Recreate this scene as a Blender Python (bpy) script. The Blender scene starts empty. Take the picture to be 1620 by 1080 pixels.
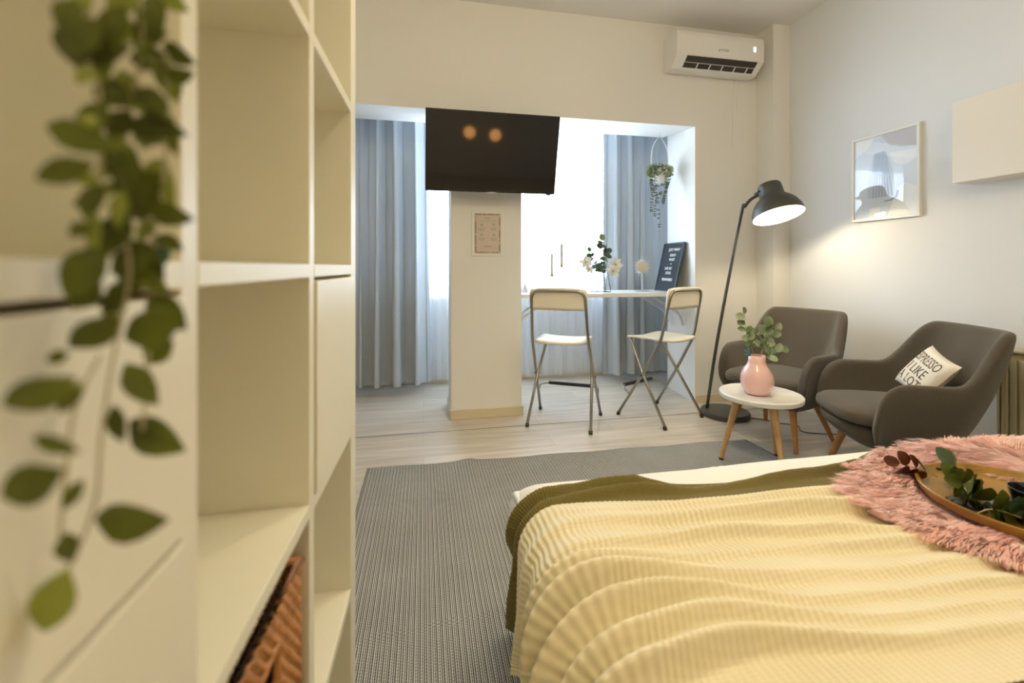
import bpy, bmesh, math, random
from mathutils import Vector, Matrix, Euler, noise
SC = bpy.context.scene
COL = SC.collection
R = math.radians
PI = math.pi

# ---------------------------------------------------------------- camera
cam_d = bpy.data.cameras.new('camera'); cam = bpy.data.objects.new('camera', cam_d); COL.objects.link(cam)
cam.location = (0, 0, 1.12)
cam.rotation_euler = (R(90), 0, R(-11.3))
cam_d.sensor_width = 36; cam_d.lens = 36*700/1620; cam_d.shift_y = -118/1620
cam_d.clip_start = 0.02
cam_d.dof.use_dof = True; cam_d.dof.focus_distance = 2.0; cam_d.dof.aperture_fstop = 2.3
SC.camera = cam
SC.view_settings.view_transform = 'Standard'; SC.view_settings.look = 'None'
SC.view_settings.exposure = 0.0; SC.view_settings.gamma = 1.0
SC.cycles.use_denoising = True
SC.cycles.max_bounces = 10; SC.cycles.diffuse_bounces = 5; SC.cycles.transparent_max_bounces = 12
SC.cycles.sample_clamp_indirect = 6

# ---------------------------------------------------------------- daylight
world = bpy.data.worlds.new('sky'); SC.world = world; world.use_nodes = True
wb = world.node_tree.nodes['Background']
wb.inputs[0].default_value = (0.74, 0.87, 1.0, 1); wb.inputs[1].default_value = 18
def window_portal(x, w):
    l = bpy.data.lights.new('window_portal', 'AREA'); l.shape = 'RECTANGLE'; l.size = w; l.size_y = 1.55
    l.cycles.is_portal = True
    o = bpy.data.objects.new('window_portal', l); COL.objects.link(o)
    o.location = (x, 4.62, 1.62); o.rotation_euler = (R(-90), 0, 0)
window_portal(-0.15, 1.5); window_portal(1.6, 1.7)

# ---------------------------------------------------------------- helpers
class MB:
    def __init__(s): s.v = []; s.f = []; s.uv = []
    def box(s, x0, x1, y0, y1, z0, z1):
        n = len(s.v)
        s.v += [(x, y, z) for z in (z0, z1) for y in (y0, y1) for x in (x0, x1)]
        s.f += [tuple(n+i for i in q) for q in ((0,2,3,1),(4,5,7,6),(0,1,5,4),(2,6,7,3),(0,4,6,2),(1,3,7,5))]
        return s
    def grid(s, P, nu, nv, closed_u=False, closed_v=False, uv=None):
        n = len(s.v)
        for i in range(nu):
            for j in range(nv):
                s.v.append(tuple(P(i, j)))
        for i in range(nu if closed_u else nu-1):
            for j in range(nv if closed_v else nv-1):
                a = n+i*nv+j; b = n+((i+1) % nu)*nv+j; c = n+((i+1) % nu)*nv+(j+1) % nv; d = n+i*nv+(j+1) % nv
                s.f.append((a, b, c, d))
        return s
    def tube(s, pts, r, seg=10, caps=True, closed=False):
        pts = [Vector(p) for p in pts]; m = len(pts)
        rs = r if isinstance(r, (list, tuple)) else [r]*m
        n = len(s.v); t0 = None; N = None
        for i, p in enumerate(pts):
            if closed: t = (pts[(i+1) % m]-pts[i-1]).normalized()
            else: t = (pts[min(i+1, m-1)]-pts[max(i-1, 0)]).normalized()
            if N is None:
                N = t.cross(Vector((0, 0, 1)))
                if N.length < .05: N = t.cross(Vector((1, 0, 0)))
                N.normalize()
            else:
                N = (N - t*N.dot(t)); N.normalize()
            B = t.cross(N)
            for k in range(seg):
                a = 2*PI*k/seg
                s.v.append(tuple(p+(N*math.cos(a)+B*math.sin(a))*rs[i]))
        for i in range(m if closed else m-1):
            i2 = (i+1) % m
            for k in range(seg):
                s.f.append((n+i*seg+k, n+i*seg+(k+1) % seg, n+i2*seg+(k+1) % seg, n+i2*seg+k))
        if caps and not closed:
            s.f.append(tuple(n+k for k in range(seg))[::-1]); s.f.append(tuple(n+(m-1)*seg+k for k in range(seg)))
        return s
    def lathe(s, prof, seg=32, c=(0, 0, 0), cap0=True, cap1=True):
        n = len(s.v); m = len(prof)
        for r, z in prof:
            for k in range(seg):
                a = 2*PI*k/seg
                s.v.append((c[0]+r*math.cos(a), c[1]+r*math.sin(a), c[2]+z))
        for i in range(m-1):
            for k in range(seg):
                s.f.append((n+i*seg+k, n+i*seg+(k+1) % seg, n+(i+1)*seg+(k+1) % seg, n+(i+1)*seg+k))
        if cap0: s.f.append(tuple(n+k for k in range(seg))[::-1])
        if cap1: s.f.append(tuple(n+(m-1)*seg+k for k in range(seg)))
        return s
    def sphere(s, c, r, seg=16, rings=10, sc=(1, 1, 1)):
        n = len(s.v)
        for i in range(rings+1):
            th = PI*i/rings
            for k in range(seg):
                a = 2*PI*k/seg
                s.v.append((c[0]+r*sc[0]*math.sin(th)*math.cos(a), c[1]+r*sc[1]*math.sin(th)*math.sin(a), c[2]+r*sc[2]*math.cos(th)))
        for i in range(rings):
            for k in range(seg):
                s.f.append((n+i*seg+k, n+(i+1)*seg+k, n+(i+1)*seg+(k+1) % seg, n+i*seg+(k+1) % seg))
        return s
    def leaf(s, base, d, up, L, W, bend=.15, shape='ovate'):
        d = Vector(d).normalized(); up = Vector(up); side = d.cross(up)
        if side.length < .01: side = d.cross(Vector((.3, .5, .8)))
        side.normalize(); nn = side.cross(d).normalized(); base = Vector(base)
        prof = [(0, .04), (.12, .45), (.3, .9), (.5, 1), (.7, .8), (.87, .42), (1, .02)] if shape == 'ovate' else \
               [(0, .05), (.08, .5), (.25, .9), (.5, 1), (.75, .88), (.92, .5), (1, .08)]
        n = len(s.v)
        for t, w in prof:
            c = base+d*(L*t)-nn*(bend*L*t*t)
            for q in (-1, -.5, 0, .5, 1):
                s.v.append(tuple(c+side*(q*w*W/2)+nn*(abs(q)*w*W*.14)))
        for i in range(len(prof)-1):
            for k in range(4):
                s.f.append((n+i*5+k, n+i*5+k+1, n+(i+1)*5+k+1, n+(i+1)*5+k))
        return s
    def build(s, name, mat, parent=None, smooth=False, bevel=0, mx=None, subsurf=0, solid=0, uvf=None):
        me = bpy.data.meshes.new(name)
        vs = [tuple(mx @ Vector(v)) for v in s.v] if mx is not None else s.v
        me.from_pydata(vs, [], s.f); me.update()
        bm = bmesh.new(); bm.from_mesh(me)
        if not uvf: bmesh.ops.recalc_face_normals(bm, faces=bm.faces)
        bm.to_mesh(me); bm.free()
        if smooth:
            me.polygons.foreach_set('use_smooth', [True]*len(me.polygons))
        if uvf:
            ul = me.uv_layers.new(name='UVMap')
            vals = [uvf(l.vertex_index) for l in me.loops]
            ul.data.foreach_set('uv', [c for q in vals for c in q])
        me.materials.append(mat)
        o = bpy.data.objects.new(name, me); COL.objects.link(o)
        if parent: o.parent = parent
        if bevel:
            b = o.modifiers.new('bevel', 'BEVEL'); b.width = bevel; b.segments = 2; b.limit_method = 'ANGLE'; b.angle_limit = R(50)
        if solid:
            b = o.modifiers.new('solid', 'SOLIDIFY'); b.thickness = solid; b.offset = 0
        if subsurf:
            b = o.modifiers.new('sub', 'SUBSURF'); b.levels = subsurf; b.render_levels = subsurf
        if smooth == 'auto':
            me.set_sharp_from_angle(angle=R(40))
        return o

def tag(o, label=None, cat=None, group=None, kind=None):
    if label: o['label'] = label
    if cat: o['category'] = cat
    if group: o['group'] = group
    if kind: o['kind'] = kind
    return o
def thing(name, label, cat, loc=(0, 0, 0), rz=0, group=None):
    o = bpy.data.objects.new(name, None); COL.objects.link(o); o.empty_display_size = .05
    o.location = loc; o.rotation_euler = (0, 0, rz)
    return tag(o, label, cat, group)
def struct(name, mb, mat, **k):
    return tag(mb.build(name, mat, **k), kind='structure')
def copy_tree(o, parent=None):
    c = o.copy(); COL.objects.link(c); c.parent = parent
    for ch in [x for x in bpy.data.objects if x.parent == o]: copy_tree(ch, c)
    return c
def text_mb(body, size, M, depth=.0006, spacing=1.0, align='CENTER'):
    cu = bpy.data.curves.new('lettering', 'FONT'); cu.body = body; cu.size = size; cu.align_x = align; cu.align_y = 'CENTER'
    cu.extrude = depth; cu.resolution_u = 2; cu.space_character = spacing
    ob = bpy.data.objects.new('lettering', cu); COL.objects.link(ob)
    bpy.context.view_layer.update()
    ev = ob.evaluated_get(bpy.context.evaluated_depsgraph_get()); me = ev.to_mesh()
    mb = MB(); mb.v = [tuple(M @ v.co) for v in me.vertices]; mb.f = [tuple(p.vertices) for p in me.polygons]
    ev.to_mesh_clear(); bpy.data.objects.remove(ob); bpy.data.curves.remove(cu)
    return mb
def join(*ms):
    r = MB()
    for m in ms:
        n = len(r.v); r.v += m.v; r.f += [tuple(n+i for i in f) for f in m.f]
    return r
def smoothpath(pts, n=8):
    """catmull-rom through the points"""
    P = [Vector(p) for p in pts]; out = []
    for i in range(len(P)-1):
        a = P[max(i-1, 0)]; b = P[i]; c = P[i+1]; d = P[min(i+2, len(P)-1)]
        for k in range(n):
            t = k/n
            out.append(.5*((2*b)+(c-a)*t+(2*a-5*b+4*c-d)*t*t+(3*b-a-3*c+d)*t**3))
    out.append(P[-1]); return out
def lerp(a, b, t): return a+(b-a)*t
def sstep(a, b, x):
    t = min(1, max(0, (x-a)/(b-a))); return t*t*(3-2*t)
def interp(pts, x):
    if x <= pts[0][0]: return pts[0][1]
    for (x0, y0), (x1, y1) in zip(pts, pts[1:]):
        if x <= x1:
            t = (x-x0)/(x1-x0); t = t*t*(3-2*t); return y0+(y1-y0)*t
    return pts[-1][1]

# ---------------------------------------------------------------- materials
def mat(name, col, rough=.6, metal=0, bump=0, bscale=200, var=0, vscale=6, spec=.5, coat=0, sheen=0, trans=0, emit=None, est=0, col2=None, coords='Object'):
    m = bpy.data.materials.new(name); m.use_nodes = True
    nt = m.node_tree; b = nt.nodes['Principled BSDF']
    b.inputs['Base Color'].default_value = (*col, 1); b.inputs['Roughness'].default_value = rough
    b.inputs['Metallic'].default_value = metal; b.inputs['Specular IOR Level'].default_value = spec
    b.inputs['Coat Weight'].default_value = coat; b.inputs['Sheen Weight'].default_value = sheen
    b.inputs['Transmission Weight'].default_value = trans
    if emit: b.inputs['Emission Color'].default_value = (*emit, 1); b.inputs['Emission Strength'].default_value = est
    if bump or var:
        tc = nt.nodes.new('ShaderNodeTexCoord')
    if bump:
        nz = nt.nodes.new('ShaderNodeTexNoise'); nz.inputs['Scale'].default_value = bscale; nz.inputs['Detail'].default_value = 3
        bp = nt.nodes.new('ShaderNodeBump'); bp.inputs['Strength'].default_value = bump; bp.inputs['Distance'].default_value = .004
        nt.links.new(tc.outputs[coords], nz.inputs['Vector']); nt.links.new(nz.outputs['Fac'], bp.inputs['Height']); nt.links.new(bp.outputs[0], b.inputs['Normal'])
    if var:
        nz = nt.nodes.new('ShaderNodeTexNoise'); nz.inputs['Scale'].default_value = vscale; nz.inputs['Detail'].default_value = 5
        mx = nt.nodes.new('ShaderNodeMix'); mx.data_type = 'RGBA'
        c2 = col2 or tuple(c*(1-var) for c in col)
        mx.inputs[6].default_value = (*col, 1); mx.inputs[7].default_value = (*c2, 1)
        rp = nt.nodes.new('ShaderNodeMapRange'); rp.inputs[1].default_value = .35; rp.inputs[2].default_value = .65
        nt.links.new(tc.outputs[coords], nz.inputs['Vector']); nt.links.new(nz.outputs['Fac'], rp.inputs[0]); nt.links.new(rp.outputs[0], mx.inputs[0]); nt.links.new(mx.outputs[2], b.inputs['Base Color'])
    return m
def N(nt, typ, **kw):
    n = nt.nodes.new(typ)
    for k, v in kw.items(): setattr(n, k, v)
    return n
M = {}
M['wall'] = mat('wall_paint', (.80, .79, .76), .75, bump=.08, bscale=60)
M['wall_r'] = mat('wall_daylight_tint', (.74, .762, .785), .75, bump=.08, bscale=60)  # bluish daylight tint put into this wall's base colour
M['ceiling'] = mat('ceiling_paint', (.82, .81, .79), .8)
M['bay'] = mat('bay_paint', (.84, .85, .86), .7)
M['skirt'] = mat('skirting', (.66, .58, .42), .4)
M['skirt_w'] = mat('skirting_pale', (.78, .76, .72), .4)
M['white'] = mat('white_lacquer', (.80, .80, .76), .32, var=.03, vscale=3)
M['shelf'] = mat('shelf_laminate', (.79, .765, .62), .38, bump=.03, bscale=90)
M['plastic'] = mat('white_plastic', (.80, .78, .76), .35)
M['vent'] = mat('dark_vent', (.03, .025, .02), .5)
M['black'] = mat('black_plastic', (.012, .012, .013), .35)
M['steel'] = mat('grey_steel_tube', (.36, .34, .30), .28, metal=1)
M['silver'] = mat('pale_tube', (.62, .64, .66), .35, metal=.6)
M['rubber'] = mat('rubber', (.02, .02, .02), .6)
M['seat'] = mat('cream_board', (.80, .75, .62), .4)
M['lamp'] = mat('lamp_metal', (.055, .055, .045), .42)
M['lamp_in'] = mat('lamp_inside', (.9, .88, .82), .6)
M['fabric'] = mat('armchair_fabric', (.082, .067, .047), .9, bump=.5, bscale=420, var=.25, vscale=300, sheen=.25)
M['oak'] = mat('orange_beech', (.52, .24, .075), .4, var=.3, vscale=18)
M['beech'] = mat('pale_beech', (.62, .38, .17), .4, var=.25, vscale=18)
M['pink'] = mat('pink_glaze', (.86, .56, .52), .22, coat=.5, var=.04, vscale=9)
M['leaf'] = mat('ivy_leaf', (.11, .135, .004), .6, var=.5, vscale=25)
M['leaf2'] = mat('ivy_leaf_pale', (.30, .36, .05), .45, var=.3, vscale=25)
M['stem'] = mat('stem', (.42, .38, .22), .6)
M['euc'] = mat('eucalyptus_leaf', (.20, .27, .13), .5, var=.35, vscale=30)
M['euc_d'] = mat('dark_leaf', (.06, .11, .055), .5, var=.35, vscale=30)
M['euc_l'] = mat('pale_leaf', (.38, .46, .30), .5, var=.3, vscale=30)
M['bluel'] = mat('blue_leaf', (.08, .20, .24), .5)
M['petal'] = mat('petal', (.85, .84, .78), .5)
M['wax'] = mat('wax', (.50, .47, .43), .4)  # backlit grey of the candles put into the wax colour
M['brass'] = mat('brass', (.50, .38, .18), .3, metal=1)
M['felt'] = mat('letter_felt', (.012, .018, .026), .8)
M['letter'] = mat('white_letter', (.85, .85, .85), .4)
M['bframe'] = mat('blue_grey_frame', (.03, .05, .06), .3)
M['paper'] = mat('paper', (.62, .54, .46), .6)
M['ink'] = mat('ink', (.10, .08, .07), .6)
M['inkl'] = mat('ink_faint', (.33, .28, .24), .6)
M['tv'] = mat('tv_screen', (.004, .004, .005), .06, spec=.6)
M['tvb'] = mat('tv_bezel', (.008, .008, .009), .25)
M['sheet'] = mat('white_sheet', (.86, .84, .80), .85, bump=.1, bscale=30)
M['pillow'] = mat('cream_pillow', (.78, .74, .66), .85, bump=.2, bscale=250)
M['fur'] = mat('pink_fur', (.97, .70, .64), .75, sheen=.5, var=.2, vscale=22, col2=(.90, .48, .40))
M['cup'] = mat('black_glaze', (.006, .006, .008), .08, coat=1)
M['saucer'] = mat('grey_glaze', (.05, .05, .055), .2, coat=.6)
M['tray'] = mat('bamboo_tray', (.36, .20, .035), .35, var=.3, vscale=14)
M['wicker'] = mat('wicker', (.46, .20, .05), .5, bump=.4, bscale=120, var=.35, vscale=60)
M['cabinet'] = mat('cabinet_front', (.80, .76, .68), .4)
M['rad'] = mat('radiator_enamel', (.50, .46, .32), .4)
M['pot'] = mat('white_pot', (.82, .82, .80), .4)
M['print_bg'] = mat('print_ground', (.70, .78, .90), .5)
M['print_w'] = mat('print_white', (.84, .88, .94), .5)
M['print_g'] = mat('print_grey', (.58, .60, .66), .5)
M['print_d'] = mat('print_blue', (.34, .41, .56), .5)
M['mirror'] = mat('mirror_disc', (.50, .48, .42), .42, metal=1)
M['globe'] = mat('globe_glass', (.9, .8, .6), .4, emit=(1.0, .84, .58), est=42)
M['globe_y'] = mat('added_yellow_globe', (.9, .7, .4), .4, emit=(1.0, .80, .40), est=42)
M['globe_dim'] = mat('amber_globe_glass', (.8, .4, .15), .4, emit=(1.0, .45, .14), est=9)
M['bulb'] = mat('bulb_glass', (.9, .9, .9), .4, emit=(1.0, .86, .62), est=25)
M['led'] = mat('led', (.9, .9, .9), .4, emit=(1, 1, .95), est=3)

def glass_mat(name, tint=(1, 1, 1), ior=1.45, k=1.0):
    m = bpy.data.materials.new(name); m.use_nodes = True; nt = m.node_tree; nt.nodes.clear()
    out = N(nt, 'ShaderNodeOutputMaterial'); mx = N(nt, 'ShaderNodeMixShader'); fr = N(nt, 'ShaderNodeFresnel'); fr.inputs[0].default_value = ior
    geo = N(nt, 'ShaderNodeNewGeometry'); iv = N(nt, 'ShaderNodeMix'); iv.inputs[2].default_value = ior; iv.inputs[3].default_value = 1/ior; nt.links.new(geo.outputs['Backfacing'], iv.inputs[0]); nt.links.new(iv.outputs[0], fr.inputs[0])
    tr = N(nt, 'ShaderNodeBsdfTransparent'); tr.inputs[0].default_value = (*tint, 1); gl = N(nt, 'ShaderNodeBsdfGlossy'); gl.inputs['Roughness'].default_value = .015
    nt.links.new(fr.outputs[0], mx.inputs[0]); nt.links.new(tr.outputs[0], mx.inputs[1]); nt.links.new(gl.outputs[0], mx.inputs[2]); nt.links.new(mx.outputs[0], out.inputs[0])
    return m
M['glass'] = glass_mat('clear_glass', (.93, .95, .96), 1.5)
M['pane'] = glass_mat('window_glass', (.97, .98, .99), 1.45)
M['pglass'] = glass_mat('picture_glass', (1, 1, 1), 1.5)

def sheer_mat():
    m = bpy.data.materials.new('sheer_voile'); m.use_nodes = True; nt = m.node_tree; nt.nodes.clear()
    out = N(nt, 'ShaderNodeOutputMaterial'); a = N(nt, 'ShaderNodeMixShader'); b = N(nt, 'ShaderNodeMixShader')
    tr = N(nt, 'ShaderNodeBsdfTransparent'); tl = N(nt, 'ShaderNodeBsdfTranslucent'); df = N(nt, 'ShaderNodeBsdfDiffuse')
    tl.inputs[0].default_value = (.92, .94, .96, 1); df.inputs[0].default_value = (.85, .88, .92, 1)
    a.inputs[0].default_value = .5; nt.links.new(tl.outputs[0], a.inputs[1]); nt.links.new(df.outputs[0], a.inputs[2])
    b.inputs[0].default_value = .62; nt.links.new(tr.outputs[0], b.inputs[1]); nt.links.new(a.outputs[0], b.inputs[2]); nt.links.new(b.outputs[0], out.inputs[0])
    return m
M['sheer'] = sheer_mat()
def curtain_mat():
    m = bpy.data.materials.new('grey_curtain_cloth'); m.use_nodes = True; nt = m.node_tree; nt.nodes.clear()
    out = N(nt, 'ShaderNodeOutputMaterial'); a = N(nt, 'ShaderNodeMixShader')
    tl = N(nt, 'ShaderNodeBsdfTranslucent'); df = N(nt, 'ShaderNodeBsdfDiffuse')
    tl.inputs[0].default_value = (.30, .34, .38, 1); df.inputs[0].default_value = (.50, .545, .59, 1)
    a.inputs[0].default_value = .95; nt.links.new(tl.outputs[0], a.inputs[1]); nt.links.new(df.outputs[0], a.inputs[2]); nt.links.new(a.outputs[0], out.inputs[0])
    return m
M['curtain'] = curtain_mat()

def floor_mat():
    m = bpy.data.materials.new('laminate_floor'); m.use_nodes = True; nt = m.node_tree; b = nt.nodes['Principled BSDF']; L = nt.links.new
    tc = N(nt, 'ShaderNodeTexCoord'); br = N(nt, 'ShaderNodeTexBrick'); br.offset = .37; br.offset_frequency = 2
    br.inputs['Scale'].default_value = 1; br.inputs['Brick Width'].default_value = 1.29; br.inputs['Row Height'].default_value = .19
    br.inputs['Mortar Size'].default_value = .0012; br.inputs['Mortar Smooth'].default_value = 0.3; br.inputs['Bias'].default_value = 0
    br.inputs['Color1'].default_value = (.57, .51, .43, 1); br.inputs['Color2'].default_value = (.64, .58, .50, 1); br.inputs['Mortar'].default_value = (.40, .35, .29, 1)
    L(tc.outputs['Object'], br.inputs['Vector'])
    mp = N(nt, 'ShaderNodeMapping'); mp.inputs['Scale'].default_value = (1.3, 16, 1); L(tc.outputs['Object'], mp.inputs[0])
    nz = N(nt, 'ShaderNodeTexNoise'); nz.inputs['Scale'].default_value = 1.6; nz.inputs['Detail'].default_value = 6; L(mp.outputs[0], nz.inputs['Vector'])
    rp = N(nt, 'ShaderNodeMapRange'); rp.inputs[1].default_value = .3; rp.inputs[2].default_value = .7; rp.inputs[3].default_value = .80; rp.inputs[4].default_value = 1.08; L(nz.outputs['Fac'], rp.inputs[0])
    mx = N(nt, 'ShaderNodeMix'); mx.data_type = 'RGBA'; mx.blend_type = 'MULTIPLY'; mx.inputs[0].default_value = 1
    L(br.outputs['Color'], mx.inputs[6]); L(rp.outputs[0], mx.inputs[7]); L(mx.outputs[2], b.inputs['Base Color'])
    b.inputs['Roughness'].default_value = .38; b.inputs['Specular IOR Level'].default_value = .4
    return m
M['floor'] = floor_mat()

def rug_mat():
    m = bpy.data.materials.new('woven_rug'); m.use_nodes = True; nt = m.node_tree; b = nt.nodes['Principled BSDF']; L = nt.links.new
    tc = N(nt, 'ShaderNodeTexCoord'); sp = N(nt, 'ShaderNodeSeparateXYZ'); L(tc.outputs['UV'], sp.inputs[0])
    def mth(op, a, bb=None):
        n = N(nt, 'ShaderNodeMath', operation=op)
        for i, q in enumerate((a, bb)):
            if q is None: continue
            if isinstance(q, (int, float)): n.inputs[i].default_value = q
            else: L(q, n.inputs[i])
        return n.outputs[0]
    X = sp.outputs[0]; Y = sp.outputs[1]
    fx = mth('FRACT', mth('DIVIDE', X, .0060)); grp = mth('MULTIPLY', mth('SINE', mth('MULTIPLY', X, 2*PI/.0165)), .14); fy = mth('FRACT', mth('DIVIDE', Y, .010))
    row = mth('MODULO', mth('FLOOR', mth('DIVIDE', X, .0125)), 2)
    stripe = mth('GREATER_THAN', mth('ADD', fx, grp), .53)
    fy2 = mth('FRACT', mth('ADD', fy, mth('MULTIPLY', row, .5)))
    dash = mth('GREATER_THAN', fy2, .70)
    dark = mth('MAXIMUM', stripe, mth('MULTIPLY', dash, .55))
    nz = N(nt, 'ShaderNodeTexNoise'); nz.inputs['Scale'].default_value = 5; nz.inputs['Detail'].default_value = 4; L(tc.outputs['UV'], nz.inputs['Vector'])
    mx = N(nt, 'ShaderNodeMix'); mx.data_type = 'RGBA'; mx.inputs[6].default_value = (.66, .65, .60, 1); mx.inputs[7].default_value = (.085, .088, .098, 1)
    L(dark, mx.inputs[0])
    m2 = N(nt, 'ShaderNodeMix'); m2.data_type = 'RGBA'; m2.blend_type = 'MULTIPLY'; m2.inputs[0].default_value = .25
    L(mx.outputs[2], m2.inputs[6]); L(nz.outputs['Fac'], m2.inputs[7]); L(m2.outputs[2], b.inputs['Base Color'])
    bp = N(nt, 'ShaderNodeBump'); bp.inputs['Strength'].default_value = .4; bp.inputs['Distance'].default_value = .002; L(dark, bp.inputs['Height']); L(bp.outputs[0], b.inputs['Normal'])
    b.inputs['Roughness'].default_value = .95; b.inputs['Specular IOR Level'].default_value = .1
    return m
M['rug'] = rug_mat()

def knit_mat(name, c1, c2, pu, pv, strength, dist):
    """uv in metres: cells pu along u and pv along v"""
    m = bpy.data.materials.new(name); m.use_nodes = True; nt = m.node_tree; b = nt.nodes['Principled BSDF']; L = nt.links.new
    tc = N(nt, 'ShaderNodeTexCoord'); sp = N(nt, 'ShaderNodeSeparateXYZ'); L(tc.outputs['UV'], sp.inputs[0])
    def mth(op, a, bb=None):
        n = N(nt, 'ShaderNodeMath', operation=op)
        for i, q in enumerate((a, bb)):
            if q is None: continue
            if isinstance(q, (int, float)): n.inputs[i].default_value = q
            else: L(q, n.inputs[i])
        return n.outputs[0]
    su = mth('SINE', mth('MULTIPLY', sp.outputs[0], 2*PI/pu)); sv = mth('SINE', mth('MULTIPLY', sp.outputs[1], 2*PI/pv))
    h = mth('ADD', mth('MULTIPLY', su, .5), mth('MULTIPLY', sv, .16))
    h01 = mth('ADD', mth('MULTIPLY', h, .5), .5)
    mx = N(nt, 'ShaderNodeMix'); mx.data_type = 'RGBA'; mx.inputs[6].default_value = (*c2, 1); mx.inputs[7].default_value = (*c1, 1); L(h01, mx.inputs[0]); L(mx.outputs[2], b.inputs['Base Color'])
    bp = N(nt, 'ShaderNodeBump'); bp.inputs['Strength'].default_value = strength; bp.inputs['Distance'].default_value = dist; L(h, bp.inputs['Height']); L(bp.outputs[0], b.inputs['Normal'])
    b.inputs['Roughness'].default_value = .92; b.inputs['Specular IOR Level'].default_value = .15; b.inputs['Sheen Weight'].default_value = .2
    return m
M['cream'] = knit_mat('cream_waffle_knit', (.84, .78, .58), (.70, .62, .42), .013, .0065, .5, .002)
M['olive'] = knit_mat('olive_knit', (.20, .165, .055), (.13, .105, .03), .006, .004, .6, .0015)

# ================================================================ THE ROOM
FY = 3.27; WX = 2.92; CZ = 3.08; HX0, HX1 = -1.9, 2.92
struct('floor', MB().box(-2.0, 3.3, -2.3, 4.7, -.06, 0), M['floor'])
struct('ceiling', MB().box(-2.0, 3.1, -2.3, FY+.1, CZ, CZ+.1), M['ceiling'])
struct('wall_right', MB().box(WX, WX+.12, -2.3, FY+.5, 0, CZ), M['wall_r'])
struct('wall_left', MB().box(-2.0, -1.9, -2.3, 4.7, 0, CZ), M['wall'])
struct('wall_near', MB().box(-2.0, 3.1, -2.35, -2.25, 0, CZ), M['wall'])
# the wall with the wide opening to the window bay: header over it, pier on the right
hd = MB()
n = len(hd.v)
hd.v += [(-1.9, FY, 2.268), (2.187, FY, 2.272), (2.187, FY+.5, 2.325), (-1.9, FY+.5, 2.325), (-1.9, FY, CZ), (2.187, FY, CZ), (2.187, FY+.5, CZ), (-1.9, FY+.5, CZ)]
hd.f += [(0, 1, 2, 3), (4, 7, 6, 5), (0, 4, 5, 1), (3, 2, 6, 7), (0, 3, 7, 4), (1, 5, 6, 2)]
struct('wall_far', hd, M['wall'])
pr = MB()
pr.v += [(2.187, FY, 0), (WX, FY, 0), (WX, FY+.5, 0), (2.235, FY+.5, 0), (2.187, FY, CZ), (WX, FY, CZ), (WX, FY+.5, CZ), (2.235, FY+.5, CZ)]
pr.f += [(0, 3, 2, 1), (4, 5, 6, 7), (0, 1, 5, 4), (2, 3, 7, 6), (0, 4, 7, 3), (1, 2, 6, 5)]
struct('wall_far_pier', pr, M['wall'])
struct('wall_pillar', MB().box(.199, .727, FY-.001, FY+.36, 0, 2.267), M['wall'])
struct('trim_1', MB().box(2.765, WX, 3.085, FY, 0, CZ), M['wall'])       # boxed-in pipe in the corner
# window bay
struct('wall_bay_right', MB().box(2.75, 2.85, FY+.5, 4.5, 0, 2.6), M['bay'])
struct('ceiling_bay', MB().box(-1.9, 2.85, FY+.5, 4.7, 2.55, 2.65), M['bay'])
WY = 4.34
wb_ = MB(); wb_.box(-1.9, 2.75, WY, WY+.16, 0, .86); wb_.box(-1.9, 2.75, WY, WY+.16, 2.38, 2.6)
wb_.box(-1.9, -.88, WY, WY+.16, .86, 2.38); wb_.box(.58, .76, WY, WY+.16, .86, 2.38); wb_.box(2.42, 2.75, WY, WY+.16, .86, 2.38)
struct('wall_bay_far', wb_, M['bay'])
def window(name, x0, x1):
    f = MB(); y0, y1 = WY+.04, WY+.10; z0, z1 = .86, 2.38; t = .05
    f.box(x0, x1, y0, y1, z0, z0+t); f.box(x0, x1, y0, y1, z1-t, z1); f.box(x0, x0+t, y0, y1, z0+t, z1-t); f.box(x1-t, x1, y0, y1, z0+t, z1-t)
    xm = x0+(x1-x0)*.5; f.box(xm-.045, xm+.045, y0, y1, z0+t, z1-t)
    w = struct(name, f, M['plastic'])
    MB().box(x0+t, xm-.045, y0+.03, y0+.0301, z0+t, z1-t).build('window_pane', M['pane'], w)
    MB().box(xm+.045, x1-t, y0+.03, y0+.034, z0+t, z1-t).build('window_pane', M['pane'], w)
    MB().box(x0-.03, x1+.03, WY-.06, WY+.04, .83, .86).build('window_sill', M['plastic'], w, bevel=.004)
window('window_1', -.88, .58); window('window_2', .76, 2.42)
# skirting
bz = .07
struct('baseboard_pillar', MB().box(.190, .736, FY-.012, FY, 0, bz).box(.187, .199, FY-.012, FY+.36, 0, bz).box(.727, .739, FY-.012, FY+.36, 0, bz), M['skirt'], bevel=.003)
struct('baseboard_pier', MB().box(2.187, 2.765, FY-.012, FY, 0, bz), M['skirt'], bevel=.003)
struct('baseboard_right', MB().box(WX-.012, WX, -2.2, 3.085, 0, bz), M['skirt_w'], bevel=.003)
struct('baseboard_bay', MB().box(-1.9, 2.75, WY-.014, WY, 0, bz), M['skirt'], bevel=.003)
struct('trim_2', MB().box(-1.9, 2.75, 3.045, 3.050, 0, .0012), M['ink'])  # joint between the two floor sections

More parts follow.
